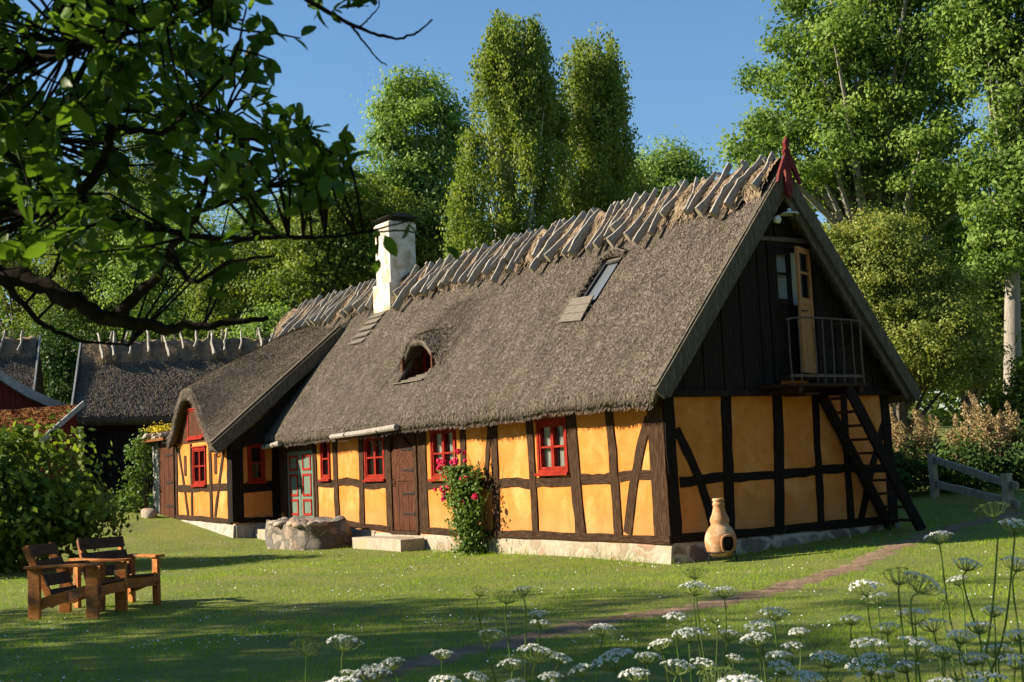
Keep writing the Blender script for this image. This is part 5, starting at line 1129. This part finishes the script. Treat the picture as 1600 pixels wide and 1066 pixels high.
# ================================================================== umbel flowers in the foreground
def umbel(g,c,axis,r,state,stalk_from,mbS,mbG,W):
    # c: top centre of the umbel; its rays spring from c-axis*r*.9
    axis=np.array(axis,float); axis/=np.linalg.norm(axis); hub=c-axis*r*.85
    x=np.cross(axis,[.3,.9,.1]); x/=np.linalg.norm(x); y=np.cross(axis,x); nr=int(g.integers(17,24)) if state!='bare' else 16
    for k in range(nr):
        rr=r*math.sqrt((k+.5)/nr)*g.uniform(.92,1.06); a=k*2.399+g.uniform(-.1,.1); h=-.32*(rr/r)**2*r+g.normal(0,.03)*r
        e=c+(x*math.cos(a)+y*math.sin(a))*rr+axis*h
        md=hub*.5+e*.5+(x*math.cos(a)+y*math.sin(a))*rr*.18-axis*.05*r
        mbG.tube([hub,md,e],[.0014,.0011,.0009],4,False,tint=g.uniform(.3,.8))
        ur=r*g.uniform(.15,.205); oax=axis*.9+(x*math.cos(a)+y*math.sin(a))*.55*rr/r; oax/=np.linalg.norm(oax); ox=np.cross(oax,[.2,.1,.95]); ox/=np.linalg.norm(ox); oy=np.cross(oax,ox)
        m_=15 if state=='white' else 10
        for j in range(m_):
            q=ur*math.sqrt((j+.5)/m_); b=j*2.399+g.uniform(0,1); p=e+(ox*math.cos(b)+oy*math.sin(b))*q+oax*(ur*.42*(1-(q/ur)**2)+g.normal(0,.05)*ur)
            f=ur*g.uniform(.20,.30) if state=='white' else ur*.17
            nn=oax+.6*(ox*math.cos(b)+oy*math.sin(b))*q/ur+g.normal(0,.3,3); nn/=np.linalg.norm(nn); fx=np.cross(nn,[.5,.2,.8]); fx/=np.linalg.norm(fx); fy=np.cross(nn,fx); th=g.uniform(0,6.28)
            if state=='white':
                V=[p+nn*f*.25]; 
                for s in range(5): an=th+s*1.2566; V+=[p+(fx*math.cos(an)+fy*math.sin(an))*f+nn*f*g.uniform(-.1,.25)]
                W.add(V,[(0,1,2),(0,2,3),(0,3,4),(0,4,5),(0,5,1)],g.random())
            else:
                mbG.add([p-fx*f,p-fy*f,p+fx*f,p+fy*f,p+nn*f*1.4],[(0,1,4),(1,2,4),(2,3,4),(3,0,4)],g.uniform(.4,1))
            if j%3==0: mbG.tube([e-oax*.001,p],[.0006,.0005],3,False,tint=.5)
    return hub
def ground_under(px,py,d):
    p=at(px,py,d); return np.array([p[0],p[1],float(gz(p[0],p[1]))])
def umbel_plant(label,heads,seed,foot=None,leaves=3,group=None):
    # heads: (px,py,depth,diameter m,state,tilt)
    g=np.random.default_rng(seed); pts=[at(h[0],h[1],h[2]) for h in heads]
    f=np.mean(pts,0) if foot is None else at(foot[0],600,foot[1]); b=np.array([f[0]+g.normal(0,.03),f[1]+g.normal(0,.03),0]); b[2]=float(gz(b[0],b[1]))
    t=thing('umbel_plant',label,'wildflower',tuple(b),0,group); S=MB()
    hm=max(p[2] for p in pts)-b[2]; fork=b+(np.mean(pts,0)-b)*np.array([.35,.35,.55]); lean=g.normal(0,.02,3)
    main=spline([b-np.array([0,0,.05]),b+(fork-b)*.5+lean*[1,1,0],fork],5)-b; S.tube(main,np.linspace(.0048,.0036,len(main)),6,True,tint=.4)
    for h,p in zip(heads,pts):
        W=MB();G=MB();st=h[4]; ax=np.array([g.normal(0,.12),g.normal(0,.12),1.])+ (np.array(h[5]) if len(h)>5 else 0); r=h[3]/2
        hub=umbel(g,p-b,ax,r,st,None,S,G,W)
        ax/=np.linalg.norm(ax); s0=fork-b
        if len(heads)==1: sp=spline([s0,s0*.5+(hub-ax*.06)*.5+lean*[1,1,0],hub-ax*.02,hub],5)
        else:
            q=s0*.6+hub*.4+(np.array([hub[0]-s0[0],hub[1]-s0[1],0])*.25); sp=spline([s0,q,hub-ax*.05,hub],5)
        S.tube(sp,np.linspace(.0034,.0021,len(sp)),6,False,tint=g.uniform(.3,.7))
        uo=G.build('umbel','umbel_green',t)
        if W.v: W.build('flowers','petal_white',uo)
    for k in range(leaves):   # ferny divided leaves low on the stalk
        u=g.uniform(.25,.95); c=main[int(u*(len(main)-1))]; a=g.uniform(0,6.28); dr=np.array([math.cos(a),math.sin(a),.35]); L=g.uniform(.10,.22)
        S.tube([c,c+dr*L*.5+[0,0,.02],c+dr*L],[.002,.0015,.001],4,False,tint=.5)
        for j in range(9):
            q=c+dr*L*(.35+.65*j/8); s=(-1)**j; sd=np.array([-dr[1],dr[0],0])*s; l=L*.38*(1-.55*j/8); nrm=np.array([0,0,1.])
            S.add([q,q+sd*l*.5+dr*l*.32-nrm*.004,q+sd*l+dr*l*.35-nrm*.012,q+sd*l*.55+dr*l*.02],[(0,1,2,3)],g.uniform(.3,.9))
    S.build('stem','stem_green',t,True)
    return t
UM=[
('tall bare greenish umbel above all the others at the right edge',[(1548,786,3.9,.105,'bare'),(1585,812,3.9,.10,'white')],(1440,3.9)),
('white umbel nodding alone in front of the dark end of the stair',[(1464,832,4.2,.095,'white')],(1560,4.2)),
('white umbel pair at the right edge below the tall bare one',[(1592,873,4.0,.10,'white'),(1512,874,4.1,.09,'white')],(1590,4.0)),
('large white umbel with a green bare twin in the middle of the right group',[(1405,890,3.8,.11,'bare'),(1446,902,3.7,.12,'white',(.3,.4,0)),(1330,962,4.0,.07,'white')],(1425,3.7)),
('bluish white umbel left in the right group above the path',[(1352,908,4.2,.115,'white'),(1368,926,4.3,.09,'white')],(1395,4.2)),
('small white umbel high between the right group stalks',[(1494,901,4.4,.075,'white'),(1478,925,4.4,.08,'bare')],(1480,4.4)),
('white umbels in the centre of the right group over the shade edge',[(1428,952,3.9,.11,'white'),(1385,974,4.1,.085,'white'),(1475,1012,3.7,.08,'white'),(1412,1034,3.6,.075,'white')],(1420,3.9)),
('cream umbels at middle height near the right edge',[(1528,972,3.8,.085,'white'),(1502,986,3.7,.09,'white'),(1455,968,3.9,.09,'white'),(1552,948,3.9,.075,'white')],(1500,3.8)),
('broad pale umbel drooping in the lower right',[(1442,1000,3.3,.12,'white',(.1,.3,0))],(1420,3.3)),
('flat white umbel double at the left of the lower right group',[(1356,998,3.9,.11,'white'),(1352,1030,3.6,.12,'white')],(1345,3.7)),
('low white umbel in the shade right of the bottom centre',[(1296,1020,3.9,.11,'white'),(1385,1047,3.8,.06,'white'),(1238,1004,4.0,.075,'white')],(1300,3.9)),
('white umbels crowding the bottom right corner',[(1560,1008,3.9,.10,'white'),(1588,1025,3.6,.09,'white'),(1545,1050,3.5,.11,'white'),(1590,985,3.7,.075,'white'),(1520,1022,3.7,.08,'white')],(1565,3.7)),
('yellow-green umbel and white head at the bottom right',[(1492,1040,3.6,.10,'bare'),(1520,1062,3.4,.10,'white'),(1470,1060,3.5,.08,'white')],(1495,3.6)),
('twin white umbels standing against the sunlit path',[(1085,910,4.3,.105,'white'),(1129,918,4.3,.085,'white'),(1085,888,4.5,.09,'bare')],(1092,4.3)),
('bluish umbel just below the path at the lower centre right',[(1210,950,4.2,.105,'white')],(1190,4.2)),
('white umbel cluster in shade right of the lower centre',[(1186,972,4.1,.10,'white'),(1178,990,4.0,.10,'white'),(1248,982,4.4,.075,'white'),(1216,1018,3.9,.085,'white'),(1140,985,4.2,.08,'white')],(1180,4.1)),
('pale umbels beside the cluster, left of it in the shade',[(1056,958,4.4,.095,'white'),(1075,982,4.2,.11,'white'),(1120,960,4.5,.085,'bare'),(1030,1000,4.1,.08,'white')],(1080,4.3)),
('small bright umbel low between the shaded stalks',[(1150,1024,4.0,.06,'white'),(1060,1032,3.8,.105,'white'),(1100,1030,3.9,.08,'white')],(1090,3.9)),
('big white umbel cut by the bottom edge with a lime green one beside it',[(1165,1060,2.9,.13,'white'),(1130,1046,3.1,.13,'bare')],(1150,3.0)),
('white umbel alone at the bottom edge right of the big one',[(1262,1052,3.5,.085,'white'),(1300,1054,3.6,.075,'bare'),(1225,1036,3.6,.08,'white')],(1265,3.5)),
('cream white umbels in a row at the bottom edge left of the big one',[(990,1046,3.6,.09,'white'),(1012,1020,3.9,.08,'white')],(995,3.7)),
('white umbel with lobed heads below the lawn shade edge',[(940,976,4.6,.095,'white')],(935,4.6)),
('wide white umbel low in the centre right shade',[(952,1020,3.7,.13,'white'),(905,1040,3.6,.07,'white')],(940,3.7)),
('large white umbel left of the wide one with a small side head',[(840,1010,3.6,.11,'white'),(880,1024,3.6,.06,'white'),(800,1030,3.7,.08,'white')],(850,3.6)),
('dark seed-headed umbel rising into the sunlit lawn',[(752,918,4.4,.075,'bare'),(792,924,4.3,.10,'bare'),(815,918,4.5,.075,'white')],(790,4.3)),
('faint white umbel pair beside the dark seed head',[(770,985,4.4,.10,'white'),(840,955,4.6,.075,'white'),(845,968,4.7,.07,'white')],(800,4.5)),
('blurred white umbel standing low left of the path',[(538,994,3.6,.10,'white'),(610,1030,3.5,.075,'white')],(520,3.6)),
('yellowish umbel in the dark grass left of the blurred white one',[(482,1000,3.7,.11,'bare')],(478,3.7)),
('white umbels at the bottom edge left of the centre',[(580,1042,3.4,.10,'white'),(530,1060,3.2,.11,'white'),(545,1047,3.5,.05,'white')],(555,3.3)),
('small white umbels at the bottom edge on the path',[(690,1016,3.7,.065,'white'),(695,1058,3.4,.09,'white'),(745,1052,3.5,.07,'white')],(700,3.5)),
('low white umbels beside the wide one at the bottom centre',[(860,1052,3.5,.07,'white'),(805,1062,3.4,.07,'white')],(840,3.5)),
]
for i,(lb,hd,ft) in enumerate(UM): umbel_plant(lb,hd,300+i,ft,6,'white umbel wildflowers in the foreground')
